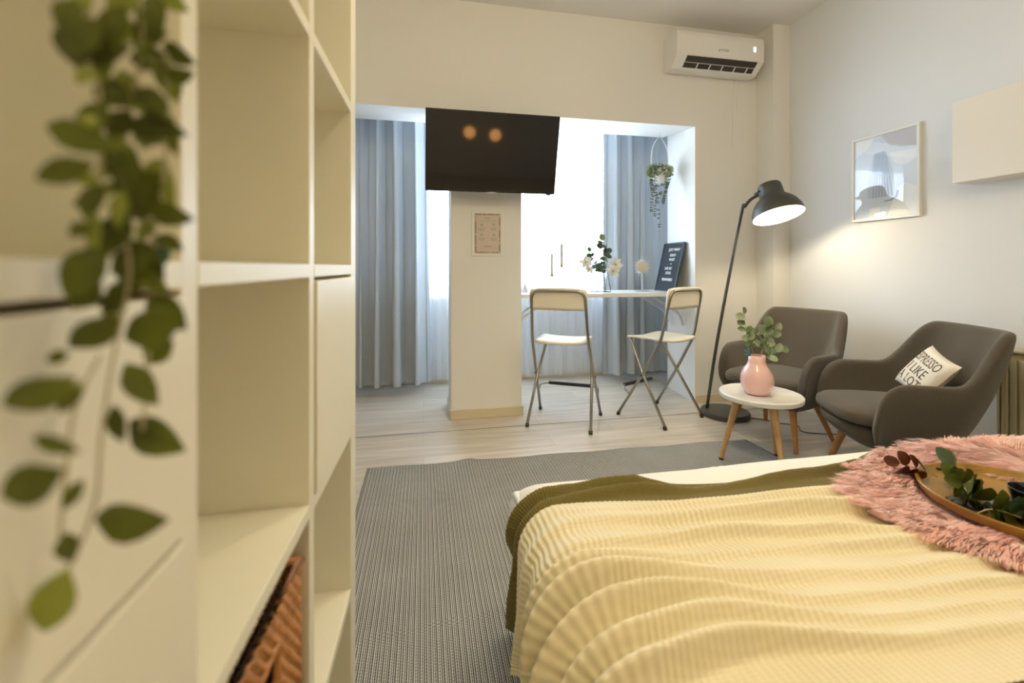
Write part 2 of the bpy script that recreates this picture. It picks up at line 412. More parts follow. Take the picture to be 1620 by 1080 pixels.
# ================================================================ SHELF UNIT
a_ = .187; sd = .35
shelf = thing('shelf_unit', 'tall white open shelf unit dividing the room, nearest thing on the left', 'shelf', (0, 0, 0), R(-1.6))
xf, xb = -a_, -a_-sd
tz = [1.844-.36*k for k in range(6)]           # board tops: 1.844 ... .044
dv = [(-.345, -.300), (.030, .051), (.366, .389), (.703, .729), (1.030, 1.085)]
for y0, y1 in dv:
    MB().box(xb, xf, y0, y1, 0, tz[0]).build('upright_panel', M['shelf'], shelf, bevel=.0012)
for z in tz:
    zz = z if z > .1 else .062
    for (p, q), (r_, s_) in zip(dv, dv[1:]):
        MB().box(xb+.001, xf+(.0005 if z == tz[2] else 0), q-.0004, r_+.0004, zz-.020, zz).build('shelf_board', M['shelf'], shelf, bevel=.001)
# door on the far cell, drawers on the near cell
MB().box(xf-.012, xf+.004, .733, 1.027, tz[3]+.003, tz[2]-.026).build('door', M['shelf'], shelf, bevel=.0015)
for z0, z1 in ((tz[3]+.003, .917), (.922, tz[2]-.026)):
    MB().box(xf-.012, xf+.004, .054, .363, z0, z1).build('drawer', M['shelf'], shelf, bevel=.0015)
    MB().box(xb+.05, xf-.012, .060, .357, z0+.01, z1-.02).build('drawer_box', M['shelf'], shelf)

# wicker basket in the cell below
bk = thing('wicker_basket', 'orange brown woven wicker basket in a cell of the white shelf unit', 'basket', (0, 0, 0), R(-1.6))
def wicker_face(mb, O, U, V, W_, H_, nu, nv, nrm, hole=None):
    O, U, V, nrm = map(Vector, (O, U, V, nrm))
    for j in range(nv+1):
        v = H_*j/nv
        segs = [(0, W_)]
        if hole and hole[1] < v < hole[3]: segs = [(0, hole[0]), (hole[2], W_)]
        for s0, s1 in segs:
            m = max(4, int((s1-s0)/W_*nu*3)); pts = []
            for i in range(m+1):
                u = s0+(s1-s0)*i/m
                pts.append(O+U*u+V*(v+.0006*math.sin(u*260+j*2.1))+nrm*(.003*math.sin(u/W_*nu*PI+j*PI)))
            mb.tube(pts, .0030, 5)
    for i in range(nu+1):
        u = W_*i/nu
        segs = [(0, H_)]
        if hole and hole[0] < u < hole[2]: segs = [(0, hole[1]), (hole[3], H_)]
        for s0, s1 in segs: mb.tube([O+U*u+V*s0, O+U*u+V*s1], .0030, 5)
bx0, bx1, by0, by1, bz0, bz1 = xb+.03, xf-.010, .405, .688, .408, .690
w = MB()
H_ = bz1-bz0; W_ = by1-by0
hole = (W_*.34, H_*.70, W_*.66, H_*.86)
wicker_face(w, (bx1, by0, bz0), (0, 1, 0), (0, 0, 1), W_, H_, 30, 26, (1, 0, 0), hole)
wicker_face(w, (bx0, by0, bz0), (0, 1, 0), (0, 0, 1), W_, H_, 22, 26, (-1, 0, 0))
wicker_face(w, (bx0, by0, bz0), (1, 0, 0), (0, 0, 1), bx1-bx0, H_, 24, 26, (0, -1, 0))
wicker_face(w, (bx0, by1, bz0), (1, 0, 0), (0, 0, 1), bx1-bx0, H_, 24, 26, (0, 1, 0))
w.build('woven_body', M['wicker'], bk, smooth=True)
MB().box(bx0+.012, bx1-.012, by0+.012, by1-.012, bz0, bz0+.012).build('base', M['wicker'], bk)
MB().tube([(bx1, by0, bz1), (bx1, by1, bz1), (bx0, by1, bz1), (bx0, by0, bz1)], .009, 8, closed=True).build('rim', M['wicker'], bk, smooth=True)
hb = MB().tube([(bx1, by0+hole[0], bz0+hole[1]), (bx1, by0+hole[0], bz0+hole[3]), (bx1, by0+hole[2], bz0+hole[3]), (bx1, by0+hole[2], bz0+hole[1])], .006, 8, closed=True)
hb.build('handle_hole_edge', M['wicker'], bk, smooth=True)
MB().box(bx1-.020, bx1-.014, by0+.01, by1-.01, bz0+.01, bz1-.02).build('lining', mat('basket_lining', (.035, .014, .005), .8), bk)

# ================================================================ TRAILING VINE IN FRONT OF THE SHELF
random.seed(7)
CT, ST = math.cos(R(11.3)), math.sin(R(11.3))
def cw(lat, dep, z):
    """a point by its lateral and forward distance from where the photographer stood"""
    return Vector((CT*lat+ST*dep, -ST*lat+CT*dep, z))
vine = thing('trailing_plant', 'blurred green trailing artificial plant hanging down the front of the shelf unit', 'plant')
vp = lambda px, py, d: cw((px-810)/700*d, d, 1.12+(422-py)/700*d)
stems = [[(215, -60, .235), (225, 60, .235), (205, 180, .232), (190, 300, .228), (205, 430, .225), (180, 560, .22), (160, 690, .215), (150, 800, .212), (105, 905, .208)],
         [(150, -60, .215), (140, 60, .215), (160, 170, .215), (155, 300, .215), (130, 420, .212)],
         [(250, -60, .245), (262, 110, .245), (262, 250, .245), (240, 400, .245), (235, 560, .235), (225, 680, .23)],
         [(160, 560, .216), (120, 640, .207), (105, 740, .203), (95, 850, .203)]]
sm = MB()
for st in stems:
    pts = [vp(*p) for p in st]
    sm.tube(smoothpath(pts, 5), .0008, 6)
# up and over the shelf's top edge to the pot
for k, x in enumerate((215, 150, 250)):
    p = vp(x, -60, stems[k][0][2]); q = Vector((-.165, .20+.02*k, 1.80))
    sm.tube(smoothpath([p, lerp(p, q, .5)+Vector((.004, 0, 0)), q, Vector((-.20, .20, 1.905)), Vector((-.28, .20, 1.92))], 5), .0011, 6)
sm.build('stems', M['stem'], vine, smooth=True)
L1 = MB(); L2 = MB()
def vleaf(mb, x0, y0, x1, y1, w, d, tilt=.3):
    p = vp(x0, y0, d); q = vp(x1, y1, d-.004); dv_ = q-p
    up = Vector((-ST*-1, -CT, 0))+Vector((random.uniform(-tilt, tilt), 0, random.uniform(-tilt, tilt)))
    mb.leaf(p, dv_, up, dv_.length, w/700*d, .12)
dark = [(152, 258, 45, 284, 42, .210), (122, 596, -8, 652, 60, .200), (205, 665, 285, 716, 58, .235), (102, 742, -12, 792, 66, .198), (150, 820, 256, 830, 66, .215),
        (232, 328, 300, 348, 40, .240), (196, 196, 290, 208, 42, .240), (72, 198, 180, 235, 48, .212), (170, 392, 92, 470, 62, .215), (285, 505, 190, 540, 62, .235), (190, 500, 105, 555, 50, .220),
        (198, 575, 245, 640, 42, .232), (130, 610, 88, 655, 26, .208), (52, 690, 118, 716, 26, .205), (133, 758, 95, 808, 26, .208), (103, 842, 112, 890, 34, .208),
        (112, 30, 122, 105, 50, .212), (158, 30, 105, 90, 52, .212), (135, 95, 200, 70, 40, .215), (195, 10, 165, 75, 44, .225), (250, -10, 228, 60, 40, .24), (205, 90, 258, 95, 36, .238), (150, 130, 205, 165, 46, .22),
        (168, 160, 130, 215, 40, .215), (182, 230, 205, 300, 42, .225), (215, 250, 195, 330, 40, .23), (160, 290, 130, 345, 34, .215), (205, 340, 165, 400, 46, .225), (175, 430, 240, 400, 50, .23), (230, 410, 200, 470, 44, .235),
        (235, 470, 290, 520, 50, .24), (160, 445, 110, 490, 40, .215), (240, 290, 222, 350, 36, .24), (125, 0, 90, 45, 40, .21), (275, 540, 225, 575, 36, .238), (180, 640, 190, 700, 30, .225), (110, 560, 70, 570, 24, .208), (205, 380, 255, 440, 44, .236)]
for l in dark: vleaf(L1, *l[:5], l[5]-(.019 if min(l[0], l[2]) < 60 else .006 if min(l[0], l[2]) < 110 else 0))
pale = [(108, 898, 60, 1010, 62, .206), (250, 80, 275, 160, 34, .25), (215, 55, 262, 50, 26, .245), (258, 170, 275, 245, 28, .25), (175, 60, 150, 140, 34, .22), (205, 160, 265, 185, 24, .245), (150, 330, 145, 400, 26, .214),
        (225, 560, 262, 535, 28, .24), (190, 110, 215, 160, 30, .235), (255, 255, 270, 330, 26, .25), (130, 605, 105, 640, 26, .207), (230, 440, 262, 460, 30, .245), (195, 300, 182, 360, 28, .222), (175, 210, 205, 250, 26, .228)]
for l in pale: vleaf(L2, *l)
for st, dens_, y1_ in ((stems[0], 30, 520), (stems[1], 34, 420), (stems[2], 36, 420)):
    y = -40
    while y < y1_:
        f = 0
        while f < len(st)-2 and st[f+1][1] < y: f += 1
        t = max(0, min(1, (y-st[f][1])/(st[f+1][1]-st[f][1]))); x = lerp(st[f][0], st[f+1][0], t); d = lerp(st[f][2], st[f+1][2], t)
        sg = random.choice((-1, 1)); a = random.uniform(-.3, 1.2); L_ = random.uniform(36, 62)
        vleaf(L1 if random.random() < .78 else L2, x, y, x+sg*L_*math.cos(a), y+L_*math.sin(a), L_*.62, d+random.uniform(-.006, .008), .7)
        y += dens_*random.uniform(.6, 1.3)
L1.build('dark_leaves', M['leaf'], vine, smooth=True); L2.build('pale_leaves', M['leaf2'], vine, smooth=True)
BL = MB(); vleaf(BL, 262, 385, 250, 425, 24, .25); o = BL.build('blue_leaf', M['bluel'], vine, smooth=True); o['label'] = 'small blue leaf'
MB().lathe([(.045, 0), (.06, .09), (.055, .09), (.05, .075)], 24, (-.30, .20, 1.8445)).build('pot', M['pot'], vine, smooth='auto')

# ================================================================ TELEVISION ON THE PILLAR
tilt = 15
tv = thing('television', 'black flat screen television tilted down on the pillar above the notice', 'television', (.470, 3.005, 1.90))
tv.rotation_euler = (R(-tilt)*-1*-1, 0, 0)
tv.rotation_euler = (R(tilt), 0, 0)
hw, hh = .458, .268
MB().box(-hw, hw, 0, .032, -hh, hh).build('housing', M['tvb'], tv, bevel=.004)
MB().box(-hw+.008, hw-.008, -.0015, .0, -hh+.016, hh-.008).build('screen', M['tv'], tv)
MB().box(-.25, .25, .032, .06, -.16, .16).build('back_cover', M['tvb'], tv, bevel=.008)
MB().box(-.03, .03, -.004, .01, -hh-.004, -hh+.004).build('logo_bar', M['silver'], tv, bevel=.001)
MB().box(-.11, .11, .06, .072, -.09, .09).box(-.02, .02, .07, .16, -.02, .02).build('mount_arm', M['black'], tv)
MB().box(hw-.06, hw-.03, .004, .02, -hh-.008, -hh).build('sensor', M['black'], tv)
mp_ = MB().box(.39, .55, 3.195, FY-.0005, 1.80, 2.02).build('wall_plate', M['black']); mp_.parent = tv
bpy.context.view_layer.update(); mp_.matrix_parent_inverse = tv.matrix_world.inverted()

# ================================================================ NOTICE ON THE PILLAR
no = thing('framed_notice', 'small framed printed notice with a dotted border hanging on the pillar', 'notice', (.467, FY-.001, 1.368))
MB().box(-.118, .118, -.010, 0, -.168, .168).build('frame', M['wall'], no, bevel=.003)
MB().box(-.100, .100, -.0115, -.010, -.150, .150).build('printed_sheet', M['paper'], no)
ink = MB(); inl = MB()
random.seed(3)
for s in (-1, 1):
    z = -.135
    while z < .135:
        l = random.uniform(.006, .02); ink.box(s*.089-.003, s*.089+.003, -.0125, -.0115, z, z+l) if random.random() < .75 else inl.box(s*.089-.002, s*.089+.002, -.0125, -.0115, z, z+l); z += l+.002
    x = -.086
    while x < .08:
        l = random.uniform(.005, .014); (ink if random.random() < .6 else inl).box(x, x+l, -.0125, -.0115, s*.140-.003, s*.140+.003); x += l+.003
for z in (.092, -.108): inl.box(-.062, .066, -.0125, -.0115, z-.0008, z+.0008)
for cx_, cz_ in ((-.045, .062), (.045, .066), (-.045, -.012), (.047, -.012)):
    inl.lathe([(.009, 0), (.0095, .001)], 10) if 0 else None
    for k in range(3): inl.box(cx_-.010+.008*k, cx_-.006+.008*k, -.0125, -.0115, cz_-.008, cz_+.008+.004*(k == 1))
    for k in range(3): inl.box(cx_-.028+.004*k, cx_+.026-.005*k, -.0125, -.0115, cz_-.026-.008*k, cz_-.0235-.008*k)
ink.box(-.030, .030, -.0125, -.0115, -.098, -.095)
ink.build('border_print', M['ink'], no); inl.build('faint_print', M['inkl'], no)
text_mb('Rules', .020, Matrix.Translation((0, -.0117, .112)) @ Matrix.Rotation(R(90), 4, 'X')).build('heading_lettering', M['inkl'], no)

# ================================================================ CURTAINS
def cloth_sheet(x0, x1, y, z0, z1, nfold, amp, seed, mat_, name, label, top_gather=1.0, group=None, irr=.5):
    rnd = random.Random(seed)
    ph = [rnd.uniform(0, 6.28) for _ in range(6)]
    nx, nz = int(nfold*22), 26
    xc = (x0+x1)/2
    def P(i, j):
        u = i/(nx-1); v = j/(nz-1)
        z = z0+(z1-z0)*v
        wdt = lerp(1.0, top_gather, v)
        uu = u+irr*.03*math.sin(u*9+ph[0])+irr*.012*math.sin(u*23+ph[1]+v*1.2)
        a = uu*nfold*2*PI
        am = 1.45*amp*(.65+.35*math.sin(u*7+ph[2]))*lerp(1.15, .75, v)
        c = math.sin(a)+.28*math.sin(2*a+ph[3])+.12*math.sin(.5*a+ph[4]+v)
        x = xc+(u-.5)*(x1-x0)*wdt+.55*am*math.sin(2*a)
        return (x, y+am*c, z+.006*math.sin(u*14+ph[5])*(1-v))
    o = MB().grid(P, nx, nz).build(name, mat_, smooth=True)
    return tag(o, label, 'curtain', 'grey curtains in the window bay' if 'grey' in name else 'sheer curtains in the window bay')
cloth_sheet(-1.15, .070, 4.07, .075, 2.50, 7.5, .058, 4, M['curtain'], 'grey_curtain', 'grey blue floor length curtain hanging on the left of the pillar', .94)
cloth_sheet(1.72, 2.50, 4.07, .075, 2.50, 5.5, .055, 11, M['curtain'], 'grey_curtain', 'grey blue floor length curtain behind the bar table and hanging plant', .98)
cloth_sheet(-.95, .68, 4.245, .045, 2.50, 16, .014, 21, M['sheer'], 'sheer_curtain', 'white sheer curtain beside the pillar on its left', 1)
cloth_sheet(.66, 2.50, 4.245, .045, 2.50, 18, .014, 22, M['sheer'], 'sheer_curtain', 'white sheer curtain over the bright window behind the bar table', 1)
tr = thing('curtain_track', 'white ceiling curtain track in the window bay', 'curtain rail')
MB().box(-1.2, 2.6, 4.02, 4.27, 2.505, 2.549).build('rail', M['plastic'], tr)

# ================================================================ BAR TABLE
TZ = .905
bt = thing('bar_table', 'narrow white bar height table between the pillar and the right reveal', 'table', (0, 0, 0))
MB().box(.742, 2.165, 3.36, 3.84, TZ-.032, TZ).build('tabletop', M['white'], bt, bevel=.003)
def bracket(x0, x1, y):
    MB().tube(smoothpath([(x0, y, .62), (x0+(x1-x0)*.15, y, .72), (x0+(x1-x0)*.6, y, .80), (x1, y, TZ-.034)], 6), .010, 8).build('bracket_tube', M['silver'], bt, smooth=True)
bracket(.741, 1.02, 3.44); bracket(.741, 1.02, 3.60)
bracket(2.185, 1.90, 3.44); bracket(2.195, 1.90, 3.70)

# ================================================================ BAR STOOLS
def tubepath(pts, r=.045, n=6):
    """polyline with rounded corners"""
    P = [Vector(p) for p in pts]; out = [P[0]]
    for i in range(1, len(P)-1):
        a, b, c = P[i-1], P[i], P[i+1]
        d1 = (a-b); d2 = (c-b); q = min(r, d1.length*.45, d2.length*.45)
        p1 = b+d1.normalized()*q; p2 = b+d2.normalized()*q
        for k in range(n+1):
            t = k/n; out.append((1-t)**2*p1+2*(1-t)*t*b+t*t*p2)
    out.append(P[-1]); return out
def make_stool(label, loc, rz):
    t = thing('bar_stool', label, 'stool', loc, rz, 'folding bar stools at the bar table')
    r = .0105
    fy, by = .205, -.205
    sy = lambda z: fy+(0-fy)*(z/.33)
    back = tubepath([(-.235, fy, .012), (-.212, 0, .335), (-.198, -.150, .60), (-.185, -.225, .955), (.185, -.225, .955), (.198, -.150, .60), (.212, 0, .335), (.235, fy, .012)], .06)
    MB().tube(back, r, 10).build('back_frame', M['steel'], t, smooth=True)
    fr = tubepath([(-.222, by, .012), (-.200, 0, .335), (-.160, .150, .585), (.160, .150, .585), (.200, 0, .335), (.222, by, .012)], .03)
    MB().tube(fr, r, 10).build('front_frame', M['steel'], t, smooth=True)
    for s in (-1, 1):
        f1 = MB().tube([(s*.235, fy, 0), (s*.234, fy-.008, .022)], .0135, 10).build('foot_cap', M['rubber'], t, smooth='auto')
        f2 = MB().tube([(s*.222, by, 0), (s*.221, by+.008, .022)], .0135, 10).build('foot_cap', M['rubber'], t, smooth='auto')
        MB().tube([(s*.190, 0, .335), (s*.226, 0, .335)], .007, 8).build('pivot_bolt', M['rubber'], t)
    # footrest: a U in front of the front legs with a black sleeve
    MB().tube(tubepath([(-.225, .10, .175), (-.222, .165, .215), (-.17, .205, .215), (.17, .205, .215), (.222, .165, .215), (.225, .10, .175)], .03), .008, 8).build('footrest_tube', M['steel'], t, smooth=True)
    MB().tube([(-.165, .205, .215), (.165, .205, .215)], .0135, 10).build('footrest_sleeve', M['black'], t, smooth='auto')
    # seat: slightly dished board, widening to the front
    def P(i, j):
        u = -1+2*i/12; v = -1+2*j/12
        wx = .185 if v > 0 else .175
        e = 1-.06*abs(u)**6*abs(v)**6
        return (u*wx*e, -.005+v*.185*e, .602-.012*(1-u*u)-.010*max(0, v)**4)
    s_ = MB().grid(P, 13, 13).build('seat', M['seat'], t, smooth=True); mo = s_.modifiers.new('solid', 'SOLIDIFY'); mo.thickness = .018; mo.offset = 0
    MB().tube([(-.190, -.10, .588), (.190, -.10, .588)], .006, 8).build('seat_rod', M['steel'], t, smooth=True)
    # curved back board, wraps in front of the frame tube
    def Q(i, j):
        u = -1+2*i/16; v = j/6
        z = .822+.142*v
        y = -.193-.006*(1-u*u)-(.955-.815)*.0*v - .018*v
        e = .202*(1-.05*(abs(2*v-1)**5))
        return (u*e, y, z+.012*(1-abs(u)**4)*v)
    b_ = MB().grid(Q, 17, 7).build('backrest', M['seat'], t, smooth=True); mo = b_.modifiers.new('solid', 'SOLIDIFY'); mo.thickness = .014; mo.offset = 0
    return t
def deg_from(x, y): return math.atan2(y, x)-PI/2
make_stool('folding bar stool with cream seat nearest the pillar', (1.005, 3.085, 0), R(-30))
make_stool('folding bar stool with cream seat nearest the floor lamp', (1.745, 3.045, 0), R(24))

# ================================================================ THINGS ON THE BAR TABLE
def candle(x, y, hb_, hc, label_h, label_c):
    t = thing('candle_holder', label_h, 'candle holder', (x, y, TZ), 0, 'glass candle holders on the bar table')
    MB().lathe([(.022, 0), (.024, .004), (.024, hb_*.72), (.018, hb_*.88), (.009, hb_*.97), (.008, hb_)], 20, cap1=False).build('glass_bottle', M['glass'], t, smooth='auto')
    MB().lathe([(.0095, hb_-.006), (.0145, hb_-.004), (.0145, hb_+.018), (.0127, hb_+.018), (.0127, hb_+.002)], 16, cap1=False).build('collar', M['brass'], t, smooth='auto')
    c = MB().lathe([(.0125, 0), (.0125, hc-.03), (.008, hc-.008), (.001, hc)], 14).build('taper_candle', M['wax'], smooth='auto')
    c.location = (x, y, TZ+hb_+.0025); tag(c, label_c, 'candle', 'taper candles on the bar table')
candle(1.062, 3.60, .135, .195, 'shorter clear glass bottle candle holder on the bar table', 'taper candle greyed as if backlit in the shorter glass holder')
candle(1.155, 3.62, .215, .205, 'taller clear glass bottle candle holder on the bar table', 'taper candle greyed as if backlit in the taller glass holder')
# geometric glass vase
gv = thing('glass_vase', 'tapered clear glass vase with dark wire edges on the bar table', 'vase', (1.485, 3.60, TZ))
def rectring(wx, wy, z): return [(-wx, -wy, z), (wx, -wy, z), (wx, wy, z), (-wx, wy, z)]
g = MB(); b0 = rectring(.085, .055, .002); b1 = rectring(.058, .040, .185)
g.v += b0+b1; g.f += [(0, 1, 5, 4), (1, 2, 6, 5), (2, 3, 7, 6), (3, 0, 4, 7), (3, 2, 1, 0)]
g.build('glass_body', M['glass'], gv)
e = MB()
for k in range(4):
    e.tube([b0[k], b0[(k+1) % 4]], .003, 6); e.tube([b1[k], b1[(k+1) % 4]], .002, 6); e.tube([b0[k], b1[k]], .003, 6)
e.build('wire_edges', M['black'], gv)
def sprig(name, label, path, leaves, mats, rs=.0014, leafL=.035, seed=1, shape='round', parts=None, cat='foliage', group=None, pair=True):
    rnd = random.Random(seed)
    t = thing(name, label, cat, path[0], 0, group)
    o = Vector(path[0]); pts = [p-o for p in smoothpath(path, 6)]
    MB().tube(pts, rs, 6).build('stem', M['stem'], t, smooth=True)
    mbs = [MB() for _ in mats]
    n = len(pts)
    for k in range(leaves):
        f = .35+.65*k/max(1, leaves-1)
        i = min(n-1, int(f*(n-1))); p = pts[i]; tn = (pts[min(n-1, i+1)]-pts[max(0, i-1)]).normalized()
        for s in ((-1, 1) if pair and k < leaves-1 else (1,)):
            a = rnd.uniform(0, PI) if k < leaves-1 else 0
            sd_ = tn.cross(Vector((math.cos(a), math.sin(a), .2))).normalized()*s
            d = (sd_*1.0+tn*.55) if k < leaves-1 else tn
            L = leafL*rnd.uniform(.75, 1.15)
            mbs[rnd.randrange(len(mats))].leaf(p, d, Vector((rnd.uniform(-.4, .4), -1, rnd.uniform(-.2, .8))), L, L*(.85 if shape == 'round' else .5), .1, 'round')
    for mb, m_ in zip(mbs, mats):
        if mb.v: mb.build('leaves', m_, t, smooth=True)
    return t
vx, vy = 1.485, 3.60
sprig('eucalyptus', 'tallest dark green eucalyptus branch in the glass vase', [(vx+.01, vy, TZ+.02), (vx+.015, vy, TZ+.2), (vx+.035, vy, TZ+.34), (vx+.03, vy, TZ+.44)], 8, [M['euc_d'], M['euc_d'], M['euc']], leafL=.058, seed=2, group='eucalyptus in the glass vase')
sprig('eucalyptus', 'dark green eucalyptus branch leaning left out of the glass vase', [(vx+.02, vy-.01, TZ+.02), (vx, vy, TZ+.18), (vx-.05, vy, TZ+.26), (vx-.08, vy, TZ+.345)], 6, [M['euc_d'], M['euc_d']], leafL=.05, seed=5, group='eucalyptus in the glass vase')
sprig('eucalyptus', 'short dark green eucalyptus branch over the rim of the glass vase', [(vx-.01, vy+.01, TZ+.02), (vx+.01, vy-.02, TZ+.17), (vx+.04, vy-.03, TZ+.26), (vx+.075, vy-.02, TZ+.33)], 6, [M['euc_d'], M['euc']], leafL=.05, seed=9, group='eucalyptus in the glass vase')
def lily(x, y, z, label, base, seed, sc=1.0):
    rnd = random.Random(seed)
    t = thing('white_flower', label, 'flower', base, 0, 'white flowers in the glass vase')
    o = Vector(base); c = Vector((x, y, z))-o
    MB().tube(smoothpath([(0, 0, 0), c*.5+Vector((0, 0, .03)), c], 6), .0015, 6).build('stem', M['stem'], t, smooth=True)
    pt = MB()
    for ring, (nP, el) in enumerate(((6, .25), (5, .75))):
        for k in range(nP):
            a = 2*PI*k/nP+ring*.5+rnd.uniform(-.2, .2)
            d = Vector((math.cos(a), -.45*abs(math.sin(a))-.2, math.sin(a)*.9+el*.3))
            pt.leaf(c, d, Vector((0, -1, .3)), .062*sc*rnd.uniform(.8, 1.15), .036*sc, -.1+.4*rnd.random())
    pt.build('petals', M['petal'], t, smooth=True)
    MB().sphere(tuple(c+Vector((0, -.015, 0))), .007, 8, 6).build('flower_centre', M['brass'], t, smooth=True)
lily(vx+.135, vy-.03, TZ+.235, 'white lily flower at the right of the glass vase, upper one', (vx+.02, vy-.02, TZ+.02), 1, 1.15)
lily(vx+.105, vy-.04, TZ+.175, 'white lily flower drooping lowest at the right of the glass vase', (vx+.03, vy+.01, TZ+.02), 2, 1.0)
lily(vx-.125, vy, TZ+.255, 'white flower at the far left of the bouquet in the glass vase', (vx-.03, vy-.01, TZ+.02), 3, 1.0)
lily(vx-.095, vy, TZ+.195, 'white flower low on the left of the glass vase, below the far left one', (vx-.02, vy+.02, TZ+.02), 4, .8)
# sun shaped mirror on a stand
sn = thing('sun_mirror', 'small round sunburst mirror on a thin stand on the bar table', 'ornament', (1.90, 3.62, TZ), R(-22))
MB().lathe([(.062, 0), (.066, .003), (.060, .006)], 28).build('base', M['silver'], sn, smooth='auto')
MB().tube([(0, 0, .004), (0, 0, .17)], .003, 8).build('rod', M['silver'], sn)
rm = Matrix.Translation((0, -.004, .215)) @ Matrix.Rotation(R(90), 4, 'X')
MB().lathe([(.046, -.003), (.048, 0), (.046, .003)], 32).build('mirror_disc', M['mirror'], sn, mx=rm, smooth='auto')
ry = MB()
for k in range(28):
    a = 2*PI*k/28; r1 = .088 if k % 2 else .070
    ry.tube([(.048*math.cos(a), .0, .048*math.sin(a)+.215), (r1*math.cos(a+.08), .0, r1*math.sin(a+.08)+.215)], [.0048, .0012], 5)
ry.tube([(.050*math.cos(2*PI*k/24), 0, .215+.050*math.sin(2*PI*k/24)) for k in range(24)], .003, 6, closed=True)
ry.build('sun_rays', M['silver'], sn)
# letter board leaning on the reveal
lb = thing('letter_board', 'black felt letter board with white lettering leaning on the window reveal', 'sign', (2.075, 3.555, TZ))
Lx = math.atan2(.095, .415)
lb.rotation_euler = (0, Lx, 0)
MB().box(.0, .014, -.152, .152, 0, .43).build('felt_panel', M['felt'], lb)
lf = MB().box(-.004, .020, -.160, -.150, 0, .438).box(-.004, .020, .150, .160, 0, .438).box(-.004, .020, -.150, .150, 0, .010).box(-.004, .020, -.150, .150, .428, .438)
lf.build('frame', M['bframe'], lb, bevel=.001)
LM = Matrix.Translation((-.001, 0, 0)) @ Matrix(((0, 0, -1, 0), (-1, 0, 0, 0), (0, 1, 0, 0), (0, 0, 0, 1)))
for s, z, xo in (("JUST MARY", .375, -.03), ("SOLO", .325, -.022), ("WAIT", .285, -.02), ("*", .240, -.02), ("LIFE BY", .205, .01), ("SOUL", .165, -.005), ("MEMORIES", .105, -.005)):
    text_mb(s, .034, LM @ Matrix.Translation((-xo, z, 0)), .0012, 1.05).build('lettering', M['letter'], lb)

# small pale cone by the pillar
cn = thing('cone_ornament', 'small pale lilac cone ornament on the bar table against the pillar', 'ornament', (.832, 3.62, TZ))
MB().lathe([(.030, 0), (.028, .01), (.016, .045), (.006, .07), (.002, .078)], 20).build('cone', mat('lilac_clay', (.55, .52, .60), .6), cn, smooth='auto')
MB().lathe([(.034, 0), (.034, .004)], 20).build('foot', M['silver'], cn)

# hanging planter in the bay opening
hp = thing('hanging_planter', 'small hanging planter with trailing green leaves under the bay soffit', 'plant', (2.035, 3.56, 2.30))
hk = MB().tube(smoothpath([(0, 0, 0), (0, 0, -.02), (.012, 0, -.03), (0, 0, -.042), (-.01, 0, -.032)], 5), .0022, 6); hk.build('hook', M['plastic'], hp)
hang = MB()
hang.tube(smoothpath([(0, 0, -.035), (-.045, 0, -.09), (-.075, 0, -.17), (-.078, 0, -.36), (-.05, 0, -.43), (0, 0, -.45), (.05, 0, -.43), (.078, 0, -.36), (.075, 0, -.17), (.045, 0, -.09), (0, 0, -.035)], 6), .0035, 6)
hang.build('wire_hoop', M['plastic'], hp, smooth=True)
MB().lathe([(.03, -.44), (.055, -.41), (.066, -.36), (.068, -.32), (.062, -.32), (.05, -.36)], 24, cap1=False).build('bowl', M['pot'], hp, smooth='auto')
rnd = random.Random(5); fm = MB(); fv = MB(); vs_ = MB()
for k in range(330):
    a = rnd.uniform(0, 6.28); r_ = .10*math.sqrt(rnd.random()); z = -.345+rnd.uniform(-.06, .065)*(1.2-r_*6)
    p = Vector((r_*math.cos(a), r_*math.sin(a)*.8, z))
    fm.leaf(p, (math.cos(a), math.sin(a), rnd.uniform(-.4, .8)), (0, -1, rnd.uniform(-.5, 1)), .030, .025)
for k in range(11):
    x = [-.085, -.07, -.06, -.045, -.03, .0, .02, .045, .06, .07, -.08][k]; ln = [.18, .36, .30, .40, .50, .22, .30, .28, .20, .14, .26][k]; y = rnd.uniform(-.06, .02)
    pts = [Vector((x*.9, y, -.31)), Vector((x*1.15, y-.01, -.33)), Vector((x*1.15+rnd.uniform(-.01, .01), y-.01, -.33-ln*.5)), Vector((x+rnd.uniform(-.02, .02), y, -.33-ln))]
    sp = smoothpath(pts, 8); vs_.tube(sp, .0009, 5)
    for i in range(2, len(sp)):
        if rnd.random() < .75:
            for s in (-1, 1): fv.leaf(sp[i], (s, rnd.uniform(-.5, .5), rnd.uniform(-.6, .3)), (0, -1, rnd.uniform(-.3, .6)), .016, .012)
fm.build('leaf_crown', M['euc_l'], hp, smooth=True); fv.build('trailing_leaves', M['euc_d'], hp, smooth=True); vs_.build('vines', M['stem'], hp)

# ================================================================ AIR CONDITIONER
ac = thing('air_conditioner', 'white wall mounted air conditioner under the ceiling near the corner', 'air conditioner', (1.902, FY-.0005, 2.672))
prof = [(0, .012), (0, .284), (-.150, .284), (-.192, .266), (-.203, .228), (-.200, .0805), (-.175, .0588), (-.118, .010), (-.105, .004), (-.06, 0)]
Wd = .765
b = MB(); n = len(prof)
for x in (0, Wd): b.v += [(x, y, z) for y, z in prof]
b.f += [tuple(range(n))[::-1], tuple(range(n, 2*n))]+[(i, (i+1) % n, n+(i+1) % n, n+i) for i in range(n)]
b.build('housing', M['plastic'], ac, bevel=.006)
